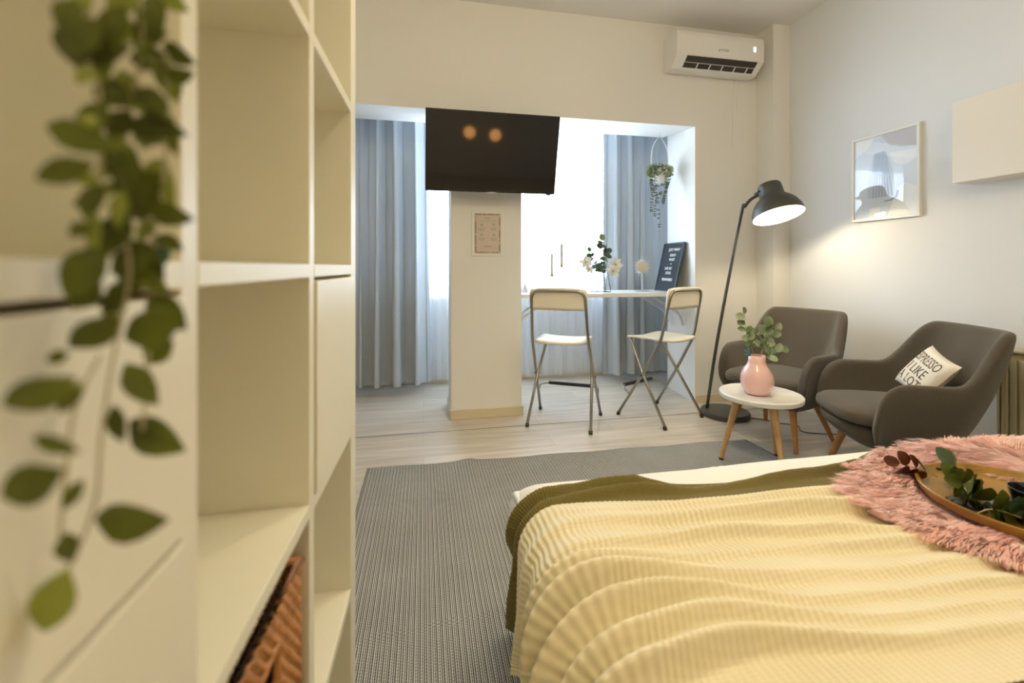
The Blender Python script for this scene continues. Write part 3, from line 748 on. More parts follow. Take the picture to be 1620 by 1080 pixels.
# vent recess along the lower front slope
v0 = Vector((0, -.1975, .078)); v1 = Vector((0, -.118, .010)); dd = (v1-v0).normalized(); nn_ = Vector((0, -dd.z, dd.y)).normalized()
if nn_.z > 0: nn_ = -nn_
ve = MB()
def slopebox(mb, x0, x1, s0, s1, h0, h1):
    n = len(mb.v)
    for x in (x0, x1):
        for s, h in ((s0, h0), (s1, h0), (s1, h1), (s0, h1)):
            mb.v.append(tuple(Vector((x, 0, 0))+v0+dd*s+nn_*h))
    mb.f += [(n, n+1, n+2, n+3), (n+4, n+7, n+6, n+5)]+[(n+i, n+4+i, n+4+(i+1) % 4, n+(i+1) % 4) for i in range(4)]
Ls = (v1-v0).length
slopebox(ve, .09, Wd-.06, .002, Ls*.92, -.006, .0055); ve.build('vent_slot', M['vent'], ac)
fl = MB(); slopebox(fl, .09, Wd-.06, Ls*.47, Ls*.50, .003, .0075); slopebox(fl, .09, Wd-.06, Ls*.90, Ls*.98, .002, .010)
for k in range(5): slopebox(fl, .20+.11*k, .207+.11*k, Ls*.52, Ls*.92, .002, .0095)
fl.build('louvre', M['plastic'], ac)
text_mb('gorenje', .030, Matrix.Translation((.40, -.2035, .142)) @ Matrix.Rotation(R(90), 4, 'X')).build('brand_lettering', M['inkl'], ac)
MB().box(Wd-.095, Wd-.080, -.2055, -.200, .155, .190).build('display_light', M['led'], ac)
cd = MB()
cd.tube([(.635, -.02, .012), (.632, -.012, -.20), (.628, -.010, -.46), (.622, -.012, -.52), (.630, -.014, -.56), (.618, -.012, -.57)], .0022, 6)
cd.tube([(.665, -.02, .012), (.664, -.010, -.28)], .0016, 6)
cd.build('cord', M['plastic'], ac)

# ================================================================ FLOOR LAMP
lp = thing('floor_lamp', 'dark green grey floor lamp with large dome shade, lit, beside the armchair', 'lamp', (2.235, 2.965, 0))
MB().lathe([(.165, 0), (.172, .004), (.172, .030), (.166, .038), (.06, .042)], 48).build('base', M['lamp'], lp, smooth='auto')
O = Vector((2.235, 2.965, 0))
pole = [Vector((2.135, 3.040, .038)), Vector((2.195, 2.99, .60)), Vector((2.300, 2.875, 1.50))]
top = [Vector((2.318, 2.86, 1.560)), Vector((2.342, 2.83, 1.610)), Vector((2.375, 2.785, 1.640)), Vector((2.40, 2.755, 1.650))]
MB().tube([p-O for p in smoothpath(pole+top, 6)], .0115, 12).build('pole', M['lamp'], lp, smooth=True)
# shade axis: opening faces down, towards the camera side and slightly right
ax = Vector((.02, -.36, -1)).normalized()     # out of the opening
rc = Vector((2.425, 2.66, 1.475))             # centre of the rim
zax = -ax; xax = Vector((1, 0, 0)); yax = zax.cross(xax).normalized(); xax = yax.cross(zax).normalized()
SM = Matrix.Translation(rc-O) @ Matrix(((xax.x, yax.x, zax.x, 0), (xax.y, yax.y, zax.y, 0), (xax.z, yax.z, zax.z, 0), (0, 0, 0, 1)))
so = [(.163, 0), (.163, .02), (.156, .052), (.138, .090), (.112, .122), (.090, .142), (.080, .155), (.078, .20), (.076, .235), (.070, .245), (.010, .247)]
si = [(.1605, .001), (.1605, .02), (.1535, .052), (.1355, .088), (.110, .119), (.087, .138), (.076, .155), (.074, .235), (.01, .236)]
MB().lathe(so, 48, cap0=False).build('shade', M['lamp'], lp, smooth='auto', mx=SM)
MB().lathe(si, 48, cap0=False).build('shade_lining', M['lamp_in'], lp, smooth='auto', mx=SM)
MB().sphere((0, 0, .105), .034, 16, 12).build('bulb', M['bulb'], lp, smooth=True, mx=SM)
jt = MB().tube([Vector((2.40, 2.755, 1.650))-O, SM @ Vector((-.0, .092, .215))], .009, 8)
jt.tube([SM @ Vector((-.082, .01, .20)), SM @ Vector((-.06, .082, .215)), SM @ Vector((.0, .095, .218)), SM @ Vector((.06, .082, .215)), SM @ Vector((.082, .01, .20))], .007, 8)
jt.build('joint_yoke', M['lamp'], lp, smooth=True)
cordp = [(2.37, 2.86, .004), (2.45, 2.80, .004), (2.50, 2.72, .004), (2.58, 2.66, .004), (2.52, 2.56, .004), (2.60, 2.50, .004), (2.72, 2.47, .004), (2.85, 2.46, .006), (2.895, 2.46, .05), (2.902, 2.46, .30)]
MB().tube([Vector(p)-O for p in smoothpath(cordp, 6)], .003, 6).build('power_cord', M['black'], lp, smooth=True)
pl = bpy.data.lights.new('lamp_bulb_light', 'POINT'); pl.energy = 15; pl.color = (1.0, .84, .58); pl.shadow_soft_size = .035
po = bpy.data.objects.new('lamp_bulb_light', pl); COL.objects.link(po); po.location = SM @ Vector((0, 0, .060)); po.parent = lp

# ================================================================ ARMCHAIRS
def make_armchair(label, loc, rz):
    """local: faces -y; x to the side"""
    t = thing('armchair', label, 'armchair', loc, rz, 'taupe armchairs by the right wall')
    # plan of the rim and the base, from the front of the right arm around the back
    rim = smoothpath([(.290, -.285, 0), (.310, -.15, 0), (.318, .02, 0), (.292, .18, 0), (.240, .290, 0), (.14, .335, 0), (0, .345, 0), (-.14, .335, 0), (-.240, .290, 0), (-.292, .18, 0), (-.318, .02, 0), (-.310, -.15, 0), (-.290, -.285, 0)], 6)
    bas = smoothpath([(.215, -.245, 0), (.222, -.14, 0), (.218, -.03, 0), (.195, .055, 0), (.150, .105, 0), (.08, .125, 0), (0, .13, 0), (-.08, .125, 0), (-.150, .105, 0), (-.195, .055, 0), (-.218, -.03, 0), (-.222, -.14, 0), (-.215, -.245, 0)], 6)
    n = len(rim); th = .026
    def height(k):
        y = rim[k].y; x = abs(rim[k].x)
        h = .585+.240*sstep(.04, .30, y)
        h -= .0*y
        f = (y+.285)/.13
        if f < 1: h = .40+(h-.40)*math.sqrt(max(0, 1-(1-max(0, f))**2))
        return h
    sect = 15
    def P(k, j):
        r = rim[k]; b = bas[k]; h = height(k)
        out = Vector((r.x, r.y-.0, 0)); out = Vector((r.x*1.0, max(r.y, -.1)*.8, 0)).normalized()
        z0 = .245
        if j <= 6:              # outer wall from the bottom to the rim
            v = j/6; bulge = math.sin(v*PI)*.020
            p = b.lerp(r, v**.85); z = z0+(h-.018-z0)*v
            return Vector((p.x, p.y, z))+out*bulge
        if j <= 9:              # rounded rim
            a = (j-6)/4*PI
            return Vector((r.x, r.y, h-.018))-out*th*(1-math.cos(a))*.95+Vector((0, 0, .022*math.sin(a)))
        v = 1-(j-10)/4          # inner wall down below the cushion
        bulge = math.sin(v*PI)*.016
        p = b.lerp(r, v**.85); z = .36+(h-.018-.36)*v
        return Vector((p.x, p.y, z))-out*(2*th*.95+.006)+out*bulge
    mb = MB().grid(P, n, sect)
    # close the front ends of both arms
    for k in (0, n-1):
        idx = [k*sect+j for j in range(sect)]
        c = sum((Vector(mb.v[i]) for i in idx), Vector())/sect+Vector((0, -.014, 0)); ci = len(mb.v); mb.v.append(tuple(c))
        for j in range(sect): mb.f.append((idx[j], idx[(j+1) % sect], ci))
    sh = mb.build('shell', M['fabric'], t, smooth=True, subsurf=1)
    # bowl under the seat with the front lip
    def B(i, j):
        u = 2*PI*i/40; v = j/8
        sx, sy = (.240, .225); cy = -.065
        q = [(.0, .232), (.55, .232), (.85, .238), (.97, .262), (1.0, .30), (1.0, .335), (.97, .352), (.8, .356), (0, .356)][j]
        r_ = q[0]; ex = 3.2
        cx_, sx_ = math.cos(u), math.sin(u)
        k = (abs(cx_)**ex+abs(sx_)**ex)**(-1/ex)
        fr = 1.0+.30*max(0, -sx_)*sstep(.24, .33, q[1])
        return (sx*r_*k*cx_, cy+sy*r_*k*sx_*fr, q[1])
    MB().grid(B, 40, 9, closed_u=True).build('seat_shell', M['fabric'], t, smooth=True)
    def S(i, j):
        u = 2*PI*i/44
        q = [(.0, .365), (.9, .365), (.985, .375), (1.0, .392), (.985, .412), (.93, .425), (.75, .436), (.4, .442), (0, .443)][j]
        ex = 4; cx_, sx_ = math.cos(u), math.sin(u); k = (abs(cx_)**ex+abs(sx_)**ex)**(-1/ex)
        tp = 1-.10*max(0, sx_)
        return (.250*q[0]*k*cx_*tp, -.085+.270*q[0]*k*sx_, q[1]-.012*max(0, -sx_)**2*q[0])
    MB().grid(S, 44, 9, closed_u=True).build('seat_cushion', M['fabric'], t, smooth=True)
    for sx in (-1, 1):
        for sy in (-1, 1):
            y0, y1 = (-.19, -.255) if sy < 0 else (.06, .16)
            MB().tube([(sx*.165, y0, .245), (sx*.222, y1, 0)], [.022, .0125], 14).build('leg', M['oak'], t, smooth='auto')
    return t
make_armchair('dark taupe armchair in the corner behind the round side table', (2.365, 2.55, 0), R(197-270))
c2 = make_armchair('dark taupe armchair holding the white cushion, nearest the radiator', (2.405, 1.816, 0), R(157-270))

# lettered cushion leaning in the second chair
cu = thing('cushion', 'small cream cushion with black lettering leaning in the nearer armchair', 'cushion')
ca = R(157)
fwd = Vector((math.cos(ca), math.sin(ca), 0)); rt = Vector((-fwd.y, fwd.x, 0))
def pil(u, v, side):
    e = (1-abs(u)**3.0)*(1-abs(v)**3.0)
    w_ = .155*(1-.07*(1-v*v)*0-.10*(1-abs(u))*0)
    pin = 1-.09*(1-abs(v)**2)*abs(u)**4; piv = 1-.09*(1-abs(u)**2)*abs(v)**4
    return Vector((u*.165*pin, v*.155*piv, side*.055*(max(0, e)**.55)))
pm = MB()
for sd_ in (1, -1): pm.grid(lambda i, j: pil(-1+2*i/24, -1+2*j/24, sd_), 25, 25)
tiltc = R(33)
upv = (Vector((0, 0, 1))*math.cos(tiltc)-fwd*math.sin(tiltc)).normalized()
nv_ = rt.cross(upv).normalized()
if nv_.dot(fwd) < 0: nv_ = -nv_
rt2 = upv.cross(nv_).normalized()
Mc = Matrix(((rt2.x, upv.x, nv_.x, 0), (rt2.y, upv.y, nv_.y, 0), (rt2.z, upv.z, nv_.z, 0), (0, 0, 0, 1)))
cpos = Vector((2.465, 1.765, .585))
Mt = Matrix.Translation(cpos) @ Mc @ Matrix.Rotation(R(-16), 4, 'Z') @ Matrix.Scale(.80, 4)
cu.location = cpos
Ml = Matrix.Translation(-cpos) @ Mt
pb = pm.build('cushion_cover', M['pillow'], cu, smooth=True, mx=Ml)
tx = MB()
for s, y in (("ESPRESSO", .070), ("I LIKE", -.010), ("A LOT", -.085)):
    tt = text_mb(s, .088, Matrix.Translation((0, y, 0)) @ Matrix.Scale(.66 if len(s) > 6 else .9, 4, (1, 0, 0)), .0004, 1.0)
    tt.v = [tuple(pil(max(-.98, min(.98, x/.165)), max(-.98, min(.98, yy/.155)), 1)+Vector((0, 0, .0018+zz))) for x, yy, zz in tt.v]
    tx = join(tx, tt)
tx.build('lettering', M['ink'], cu, mx=Ml)

# ================================================================ SIDE TABLE, VASE, SPRIGS
stt = thing('side_table', 'small round white side table on three pale wood legs in front of the armchairs', 'table', (1.862, 2.172, .0075), R(0))
MB().lathe([(.06, .372), (.200, .372), (.210, .378), (.212, .398), (.208, .403), (.198, .404), (.190, .400), (.02, .400)], 56).build('tabletop', M['white'], stt, smooth='auto')
for k, a in enumerate((150, 262, 25)):
    c_, s_ = math.cos(R(a)), math.sin(R(a))
    lg = MB().tube([(.115*c_, .115*s_, .373), (.200*c_, .200*s_, .012)], [.019, .0125], 14).build('leg', M['beech'], stt, smooth='auto')
    MB().tube([(.200*c_, .200*s_, .012), (.2025*c_, .2025*s_, 0)], .0128, 14).build('foot_pad', M['rubber'], lg)
pv = thing('pink_vase', 'glossy pale pink ceramic vase with dented shoulder on the side table', 'vase', (1.835, 2.165, .4080))
def V(i, j):
    a = 2*PI*i/48
    r, z = [(.0, 0), (.045, 0), (.062, .006), (.080, .035), (.086, .070), (.082, .100), (.068, .130), (.052, .150), (.045, .168), (.044, .196), (.041, .197), (.040, .165), (.0, .15)][j]
    dent = .10*math.exp(-((math.degrees(a)-250) % 360-60)**2/900)*math.exp(-((z-.135)/.035)**2)
    return (r*(1-dent)*math.cos(a), r*(1-dent)*math.sin(a), z*1.1)
MB().grid(V, 48, 13, closed_u=True).build('vessel', M['pink'], pv, smooth=True)
bx_, by_, bz_ = 1.835, 2.165, .585
sprig('eucalyptus_sprig', 'tall thin eucalyptus sprig rising on the left of the pink vase', [(bx_, by_, bz_), (bx_-.03, by_+.01, .67), (bx_-.055, by_+.02, .76), (bx_-.065, by_+.02, .855)], 8, [M['euc_l'], M['euc']], leafL=.046, seed=31, group='eucalyptus sprigs in the pink vase')
sprig('eucalyptus_sprig', 'eucalyptus sprig leaning right out of the pink vase', [(bx_+.01, by_, bz_), (bx_+.025, by_-.01, .66), (bx_+.06, by_-.02, .725), (bx_+.10, by_-.02, .765)], 8, [M['euc_l'], M['euc'], M['euc_l']], leafL=.056, seed=37, group='eucalyptus sprigs in the pink vase')
sprig('eucalyptus_sprig', 'bushy eucalyptus sprig upright in the middle of the pink vase', [(bx_+.005, by_-.01, bz_), (bx_+.02, by_-.02, .66), (bx_+.03, by_-.02, .73), (bx_+.045, by_-.02, .785)], 8, [M['euc'], M['euc_l']], leafL=.058, seed=41, group='eucalyptus sprigs in the pink vase')
sprig('eucalyptus_sprig', 'short eucalyptus sprig drooping right over the rim of the pink vase', [(bx_+.015, by_-.012, bz_), (bx_+.04, by_-.03, .62), (bx_+.085, by_-.04, .645), (bx_+.12, by_-.04, .655)], 6, [M['euc_l'], M['euc']], leafL=.052, seed=43, group='eucalyptus sprigs in the pink vase')
bl = MB()
for a in (200, 150, 250, 100, 300): bl.leaf((0, 0, 0), (math.cos(R(a)), .1, math.sin(R(a))), (0, -1, .1), .028, .018)
bl.tube([(0, 0, 0), (.03, .01, -.03), (.055, .01, -.085)], .0009, 5)
ob = bl.build('blue_leaf_pick', M['bluel'], smooth=True); ob.location = (bx_-.062, by_-.012, .645); tag(ob, 'small blue star shaped leaf sticking out left of the pink vase', 'foliage')

# ================================================================ PICTURE, CABINET, RADIATOR
pc = thing('framed_picture', 'white framed blue abstract print behind glass on the right wall', 'picture', (WX-.0075, 2.318, 1.705), R(1.8))
hy, hz = .208, .281     # y runs left in the photo
f = MB(); t_ = .016
f.box(-.022, 0, -hy, hy, -hz, -hz+t_).box(-.022, 0, -hy, hy, hz-t_, hz).box(-.022, 0, -hy, -hy+t_, -hz+t_, hz-t_).box(-.022, 0, hy-t_, hy, -hz+t_, hz-t_)
f.build('frame', M['white'], pc, bevel=.0015)
MB().box(-.012, -.006, -hy+t_, hy-t_, -hz+t_, hz-t_).build('print_sheet', M['print_bg'], pc)
def flatpoly(pts, h):      # pts in (right, up) of the picture as seen
    m_ = MB(); n = len(pts)
    m_.v += [(-.0120-h, -u, z) for u, z in pts]+[(-.0118, -u, z) for u, z in pts]
    m_.f += [tuple(range(n))]+[(i, n+i, n+(i+1) % n, (i+1) % n) for i in range(n)]
    return m_
for k, pg in enumerate(([(-.19, .26), (-.06, .265), (-.10, .20), (-.16, .17), (-.19, .15)], [(.03, .14), (.19, .13), (.19, .08), (.12, .045), (.06, .07)],
          [(.02, -.26), (.19, -.26), (.19, -.10), (.12, -.06), (.07, -.10), (.05, -.17)], [(-.02, -.26), (-.10, -.26), (-.09, -.2), (-.03, -.2)])):
    flatpoly(pg, .0004).build('white_shape', M['print_w'], pc)
flatpoly([(-.02, .265), (.19, .265), (.19, .15), (.10, .16), (.03, .19)], .0005).build('grey_shape', M['print_g'], pc)
st_ = MB()
for k in range(34):
    v = k/33; z = .155-.285*v; hwid = .035+.050*math.sin(min(1, v*1.15)*PI/2); cx_ = -.03+.012*v
    sl = .022*math.sin(v*PI)
    th_ = .0022
    st_ = join(st_, flatpoly([(cx_-hwid, z+sl*.2), (cx_, z-sl*.4), (cx_+hwid, z+sl), (cx_+hwid, z+sl-th_), (cx_, z-sl*.4-th_*1.3), (cx_-hwid, z+sl*.2-th_)], .0009))
for k in range(7):
    u0 = -.075+.020*k
    st_ = join(st_, flatpoly([(u0*.45-.01, .15), (u0*.45-.008, .15), (u0+.004, -.13), (u0, -.13)], .0010))
st_ = join(st_, flatpoly([(.075, -.10), (.088, -.11), (.080, -.145), (.045, -.165), (.0, -.168), (.0, -.160), (.04, -.156), (.068, -.138)], .0009))
st_.build('striped_shape', M['print_d'], pc)
flatpoly([(-.062, .155), (-.002, .160), (.018, .10), (.03, .02), (-.02, .0), (-.075, .03)], .0006).build('tinted_shape', mat('print_tint', (.45, .52, .66), .5), pc)
MB().box(-.0165, -.0155, -hy+t_, hy-t_, -hz+t_, hz-t_).build('glass_pane', M['pglass'], pc)

cb = thing('wall_cabinet', 'shallow cream wall cabinet high on the right wall beside the picture', 'cabinet', (WX-.0005, 1.855, 1.565))
MB().box(-.135, 0, -1.5, 0, 0, .43).build('body', M['cabinet'], cb, bevel=.001)
MB().box(-.153, -.137, -.745, 0, .0, .43).build('door', M['cabinet'], cb, bevel=.0015)
MB().box(-.153, -.137, -1.5, -.749, .0, .43).build('door', M['cabinet'], cb, bevel=.0015)

rd = thing('radiator', 'beige ridged panel radiator on the right wall beyond the bed', 'radiator', (WX, 1.70, 0))
r_ = MB()
r_.box(-.075, -.012, -.9, 0, .13, .70)
for k in range(26):
    y = -.022-.034*k
    r_.box(-.090, -.074, y-.012, y+.012, .17, .665)
r_.build('panel', M['rad'], rd, bevel=.003)
MB().box(-.095, -.008, -.905, .005, .700, .712).build('top_grille', M['rad'], rd, bevel=.003)
MB().box(-.092, -.010, 0.0, .006, .13, .70).build('side_panel', M['rad'], rd, bevel=.002)
MB().tube([(-.045, -.05, .13), (-.045, -.05, -.0)], .009, 8).build('pipe', M['rad'], rd)

# ================================================================ RUG
def RG(i, j):
    u = i/120; v = j/110
    x = lerp(-.305, 2.04, u); y = lerp(.35, 2.555, v)
    y += (-.10*u if 0 else -.045*u)*v + .006*math.sin(u*31)*v
    z = .004
    z += .008*math.exp(-((y-1.40-.02*math.sin(x*5))/.012)**2)*sstep(.9, .1, x)
    z += .005*math.exp(-((y-1.80+.01*x)/.012)**2)+.004*math.exp(-((y-2.17)/.012)**2)
    dl = (x-.10)*.80-(y-1.62)*.30
    al = (x-.10)*.30+(y-1.62)*.80
    z += .007*math.exp(-(dl/.010)**2)*sstep(-.17, -.08, al)*sstep(.22, .10, al)
    z += .010*math.exp(-((x-.25)/.05)**2)*sstep(2.45, 2.56, y)
    return (x, y, z)
rg = MB().grid(RG, 121, 111)
o = rg.build('rug', M['rug'], smooth=True, uvf=lambda k, v=rg.v: (v[k][0]+5, v[k][1]+5))
mo = o.modifiers.new('solid', 'SOLIDIFY'); mo.thickness = .006; mo.offset = 0
tag(o, 'large grey black and cream striped flat woven rug on the floor', 'rug')

# ================================================================ BED
bd = thing('bed', 'low white bed frame with mattress filling the lower right', 'bed', (.26, .62, 0))
def lb_(x0, x1, y0, y1, z0, z1): return MB().box(x0-.26, x1-.26, y0-.62, y1-.62, z0, z1)
fb = MB(); prof = [(-.14, .05), (1.325, .05), (1.325, .40), (1.315, .435), (1.29, .452), (1.25, .456), (-.08, .456), (-.14, .43)]
for x in (0, .042): fb.v += [(x, y-.62, z) for y, z in prof]
n = len(prof); fb.f += [tuple(range(n))[::-1], tuple(range(n, 2*n))]+[(i, (i+1) % n, n+(i+1) % n, n+i) for i in range(n)]
fb.build('footboard', M['white'], bd, bevel=.008)
lb_(.302, 2.28, 1.296, 1.322, .14, .40).build('side_rail', M['white'], bd, bevel=.004)
lb_(.302, 2.28, -.14, -.114, .14, .40).build('side_rail', M['white'], bd, bevel=.004)
lb_(2.28, 2.32, -.14, 1.325, .05, .45).build('headboard', M['white'], bd, bevel=.006)
for x, y in ((.262, 1.265), (.262, -.14), (2.265, 1.265), (2.265, -.14)):
    lb_(x, x+.05, y, y+.055, .0085, .06).build('leg', M['white'], bd, bevel=.002)
mt = lb_(.306, 2.275, -.11, 1.292, .20, .462).build('mattress', M['sheet'], bd, bevel=.03)

# cloth lying over the top and hanging down over the foot end
XE, ZT, RR = .252, .492, .085     # foot plane, top height, rounding
def spine(s):
    """s<0 hangs down the foot, s>0 runs along the top; returns x, z, nx, nz"""
    arc = RR*PI/2
    if s < -arc/2:
        d = -s-arc/2; return XE-.012*sstep(0, .2, d), ZT-RR-d, -1, 0
    if s < arc/2:
        a = (s+arc/2)/arc*PI/2
        return XE+RR-RR*math.cos(a), ZT-RR+RR*math.sin(a), -math.cos(a), math.sin(a)
    return XE+RR+(s-arc/2), ZT, 0, 1
def edge_drop(y):         # the far long edge of the mattress is rounded
    return -.035*sstep(1.20, 1.315, y)**2
def cloth(name, m_, s0, s1, ns, y0f, y1f, ny, off, label, extra=None):
    mb = MB(); uv = []
    for i in range(ns):
        s = s0+(s1-s0)*i/(ns-1); x, z, nx, nz = spine(s)
        ya, yb = y0f(s), y1f(s)
        for j in range(ny):
            y = lerp(ya, yb, j/(ny-1))
            h, dz = off(s, y, j/(ny-1))
            mb.v.append((x+nx*h, y, z+nz*h+dz+edge_drop(y)*nz)); uv.append((s+1, y+1))
    for i in range(ns-1):
        for j in range(ny-1):
            a = i*ny+j; mb.f.append((a, a+ny, a+ny+1, a+1))
    o = mb.build(name, m_, smooth=True, uvf=lambda k: uv[k])
    tag(o, label, 'blanket' if name != 'sheet' else 'bedding')
    return o
# white sheet
def o_sheet(s, y, t):
    return .0+.004*noise.noise(Vector((s*5, y*9, 3)))+.003*math.exp(-((s-.62-.15*(1.3-y)*5)/.01)**2), 0
sh = cloth('sheet', M['sheet'], -.17, 1.95, 160, lambda s: -.10, lambda s: 1.296, 60, o_sheet, 'plain white bed sheet showing along the far edge of the bed')
mo = sh.modifiers.new('solid', 'SOLIDIFY'); mo.thickness = .004; mo.offset = -1
# cream throw folds: crest lines across the bed (position along the spine -> y)
crests = [([(-.30, 1.03), (.0, 1.055), (.2, 1.03), (.55, 1.008), (1.0, .99)], .012, .030),
          ([(-.30, .975), (-.05, .975), (.12, .992), (.45, .940), (.9, .908)], .026, .026),
          ([(-.30, .90), (-.05, .90), (.05, .905), (.32, .888), (.60, .845), (.9, .78)], .020, .026),
          ([(-.30, .845), (-.05, .835), (.12, .842), (.42, .815), (.8, .772)], .024, .024),
          ([(-.30, .775), (-.08, .765), (.02, .778), (.30, .750), (.8, .700)], .030, .030),
          ([(-.30, .690), (-.08, .685), (.14, .712), (.45, .672), (.85, .640)], .030, .024),
          ([(-.30, .640), (.0, .645), (.22, .662), (.5, .615), (.9, .600)], .022, .026),
          ([(-.30, .560), (.0, .590), (.22, .612), (.55, .572), (.9, .545)], .022, .024)]
def folds(s, y):
    h = 0
    for line, amp, wd in crests:
        yc = interp(line, s)
        d = y-yc
        w_ = wd*(1.25 if d > 0 else .45)
        am = 1.5*amp*(.65+.35*math.sin(s*5+amp*900))*(1+.6*math.exp(-((s-.05)/.22)**2)*(1 if y < .86 else .3))*(1-.85*sstep(.74, .98, s))
        h = max(h, 0)+am*math.exp(-(d/w_)**2)
    h += .006*noise.noise(Vector((s*6, y*7, 1.7)))*(1-.8*sstep(.74, .98, s))
    return h
def creamtop(s): return 1.075-.03*sstep(.05, .45, s)-.012*sstep(.5, 1.0, s)+.012*math.sin(s*6+1)-.02*sstep(-.05, -.30, s)
def creambot(s): return .488+.012*math.sin(s*5)-.02*sstep(.6, 1.2, s)
PU = .0125
def o_cream(s, y, t):
    h = .020-.008*sstep(.8, 1.0, s)+folds(s, y)*sstep(0, .03, t)*sstep(1, .96, t)
    h += .0017*(.5+.5*math.sin(2*PI*(s)/PU))**.8
    h += .0003*math.sin(2*PI*y/.0065+PI*math.floor(s/PU))
    h += .010*sstep(-.05, -.30, s)*math.sin(y*34+1)
    return h, 0
S0 = -.285
cloth('cream_throw', M['cream'], S0, 1.25, 740, creambot, creamtop, 190, lambda s, y, t: (o_cream(s, y, t)[0], (.016*math.sin(y*27)+.012*math.sin(y*61))*sstep(-.22, S0, s)), 'cream ribbed knit throw lying in folds across the bed')
# olive blanket underneath
def o_olive(s, y, t):
    under = sstep(1.075, 1.12, y)
    lo = sstep(.47, .43, y)
    h = .008
    l1 = interp([(-.3, 1.19), (0, 1.14), (.25, 1.165), (.5, 1.15), (.9, 1.15), (1.4, 1.18)], s)
    l2 = interp([(-.3, 1.13), (0, 1.095), (.25, 1.12), (.5, 1.085), (.9, 1.11), (1.4, 1.13)], s)
    l3 = interp([(-.3, 1.235), (0, 1.165), (.2, 1.22), (.6, 1.21), (1.4, 1.235)], s)
    f_ = 0
    for l, a, w_ in ((l1, .026, .018), (l2, .028, .016), (l3, .006, .014)):
        d = y-l; f_ += a*math.exp(-(d/(w_*(1.1 if d > 0 else .6)))**2)
    h += f_*under+lo*(.014+.010*math.sin(s*6+y*30))
    h += .0012*math.sin(2*PI*s/.006)*under+(.008*noise.noise(Vector((s*5, y*38, 9)))+.003*noise.noise(Vector((s*22, y*22, 4))))*under
    h *= sstep(1.0, .985, t) if t > .98 else 1
    return h+.004, 0
cloth('olive_blanket', M['olive'], -.30, 1.62, 560, lambda s: .20, lambda s: 1.188-.03*sstep(.12, -.05, s)+.018*math.sin(s*5.2+.6)-.045*sstep(.15, .45, s)*(1-sstep(.9, 1.3, s))+.01*sstep(.8, 1.5, s), 190,
      lambda s, y, t: (o_olive(s, y, t)[0]-.004*sstep(-.0, -.1, s)+.004*sstep(-.08, -.28, s)*math.sin(y*60), (.02*math.sin(y*45))*sstep(-.24, -.30, s)), 'olive green knit blanket spread under the cream throw')

# ---------------------------------------------------------------- pink fur throw
random.seed(12)
def in_fur(x, y):
    # outline in bed coordinates
    left = interp([(.50, 1.36), (.60, 1.22), (.68, 1.135), (.78, 1.08), (.88, 1.065), (.96, 1.09), (1.06, 1.22), (1.13, 1.40), (1.17, 1.60)], y)
    topy = interp([(1.0, 1.02), (1.2, 1.08), (1.4, 1.14), (1.6, 1.165), (1.75, 1.13), (2.2, 1.14)], x)
    return x > left and y < topy and y > .40 and x < 2.2
def fur_h(x, y):
    return .522+.012*noise.noise(Vector((x*7, y*7, 4)))+.030*math.exp(-((y-1.06)/.06)**2)*sstep(1.5, 1.75, x)
fb_ = MB(); gx, gy = 116, 80; idx = {}
for i in range(gx):
    for j in range(gy):
        x = 1.06+.01*i; y = .40+.01*j
        if in_fur(x, y): idx[i, j] = len(fb_.v); fb_.v.append((x, y, fur_h(x, y)))
for (i, j) in list(idx):
    q = [(i, j), (i+1, j), (i+1, j+1), (i, j+1)]
    if all(k in idx for k in q): fb_.f.append(tuple(idx[k] for k in q))
furo = thing('fur_throw', 'fluffy pink faux fur throw on the bed under the round tray', 'fur throw')
o = fb_.build('backing', M['fur'], furo, smooth=True); mo = o.modifiers.new('solid', 'SOLIDIFY'); mo.thickness = .008; mo.offset = -1
TC = (1.42, .80); TR_ = .195
hm = MB()
def furdir(x, y):
    a = noise.noise(Vector((x*3.2, y*3.2, 11)))*3.0
    edge = Vector((x-1.62, y-.82))
    d = Vector((math.cos(a+3.4), math.sin(a+3.4)))*.8+edge.normalized()*.9
    return d.normalized()
cl = [(random.uniform(1.05, 2.2), random.uniform(.40, 1.18)) for _ in range(5200)]
cl = [c for c in cl if in_fur(*c) and math.hypot(c[0]-TC[0], c[1]-TC[1]) > TR_-.03]
for cx_, cy_ in cl:
    d0 = furdir(cx_, cy_); L0 = random.uniform(.036, .060); lift = random.uniform(.25, .55)
    tipx = Vector((cx_, cy_, 0))+Vector((d0.x, d0.y, 0))*L0
    dens = 20 if cx_ < 1.75 else 16
    for _ in range(dens):
        r1 = .016*math.sqrt(random.random()); a1 = random.uniform(0, 6.28)
        x = cx_+r1*math.cos(a1); y = cy_+r1*math.sin(a1)
        if not in_fur(x, y) or math.hypot(x-TC[0], y-TC[1]) < TR_-.012: continue
        b = Vector((x, y, fur_h(x, y)-.001)); tip = Vector((tipx.x+r1*.8*math.cos(a1)+random.uniform(-.004, .004), tipx.y+r1*.8*math.sin(a1)+random.uniform(-.004, .004), fur_h(cx_, cy_)+L0*lift*random.uniform(.6, 1.1)))
        mid = b.lerp(tip, .5)+Vector((0, 0, L0*.28)); w_ = random.uniform(.0012, .0022)
        dr = (tip-b); sdv = Vector((-dr.y, dr.x, 0))
        if sdv.length < 1e-6: continue
        sdv = sdv.normalized()
        n = len(hm.v); q1 = b.lerp(mid, .6); 
        for p, ww in ((b, w_), (q1, w_), (mid.lerp(tip, .35), w_*.8)):
            hm.v += [tuple(p-sdv*ww/2), tuple(p+sdv*ww/2)]
        hm.v.append(tuple(tip))
        hm.f += [(n, n+1, n+3, n+2), (n+2, n+3, n+5, n+4), (n+4, n+5, n+6)]
me = bpy.data.meshes.new('pile'); me.from_pydata(hm.v, [], hm.f); me.update(); me.materials.append(M['fur'])
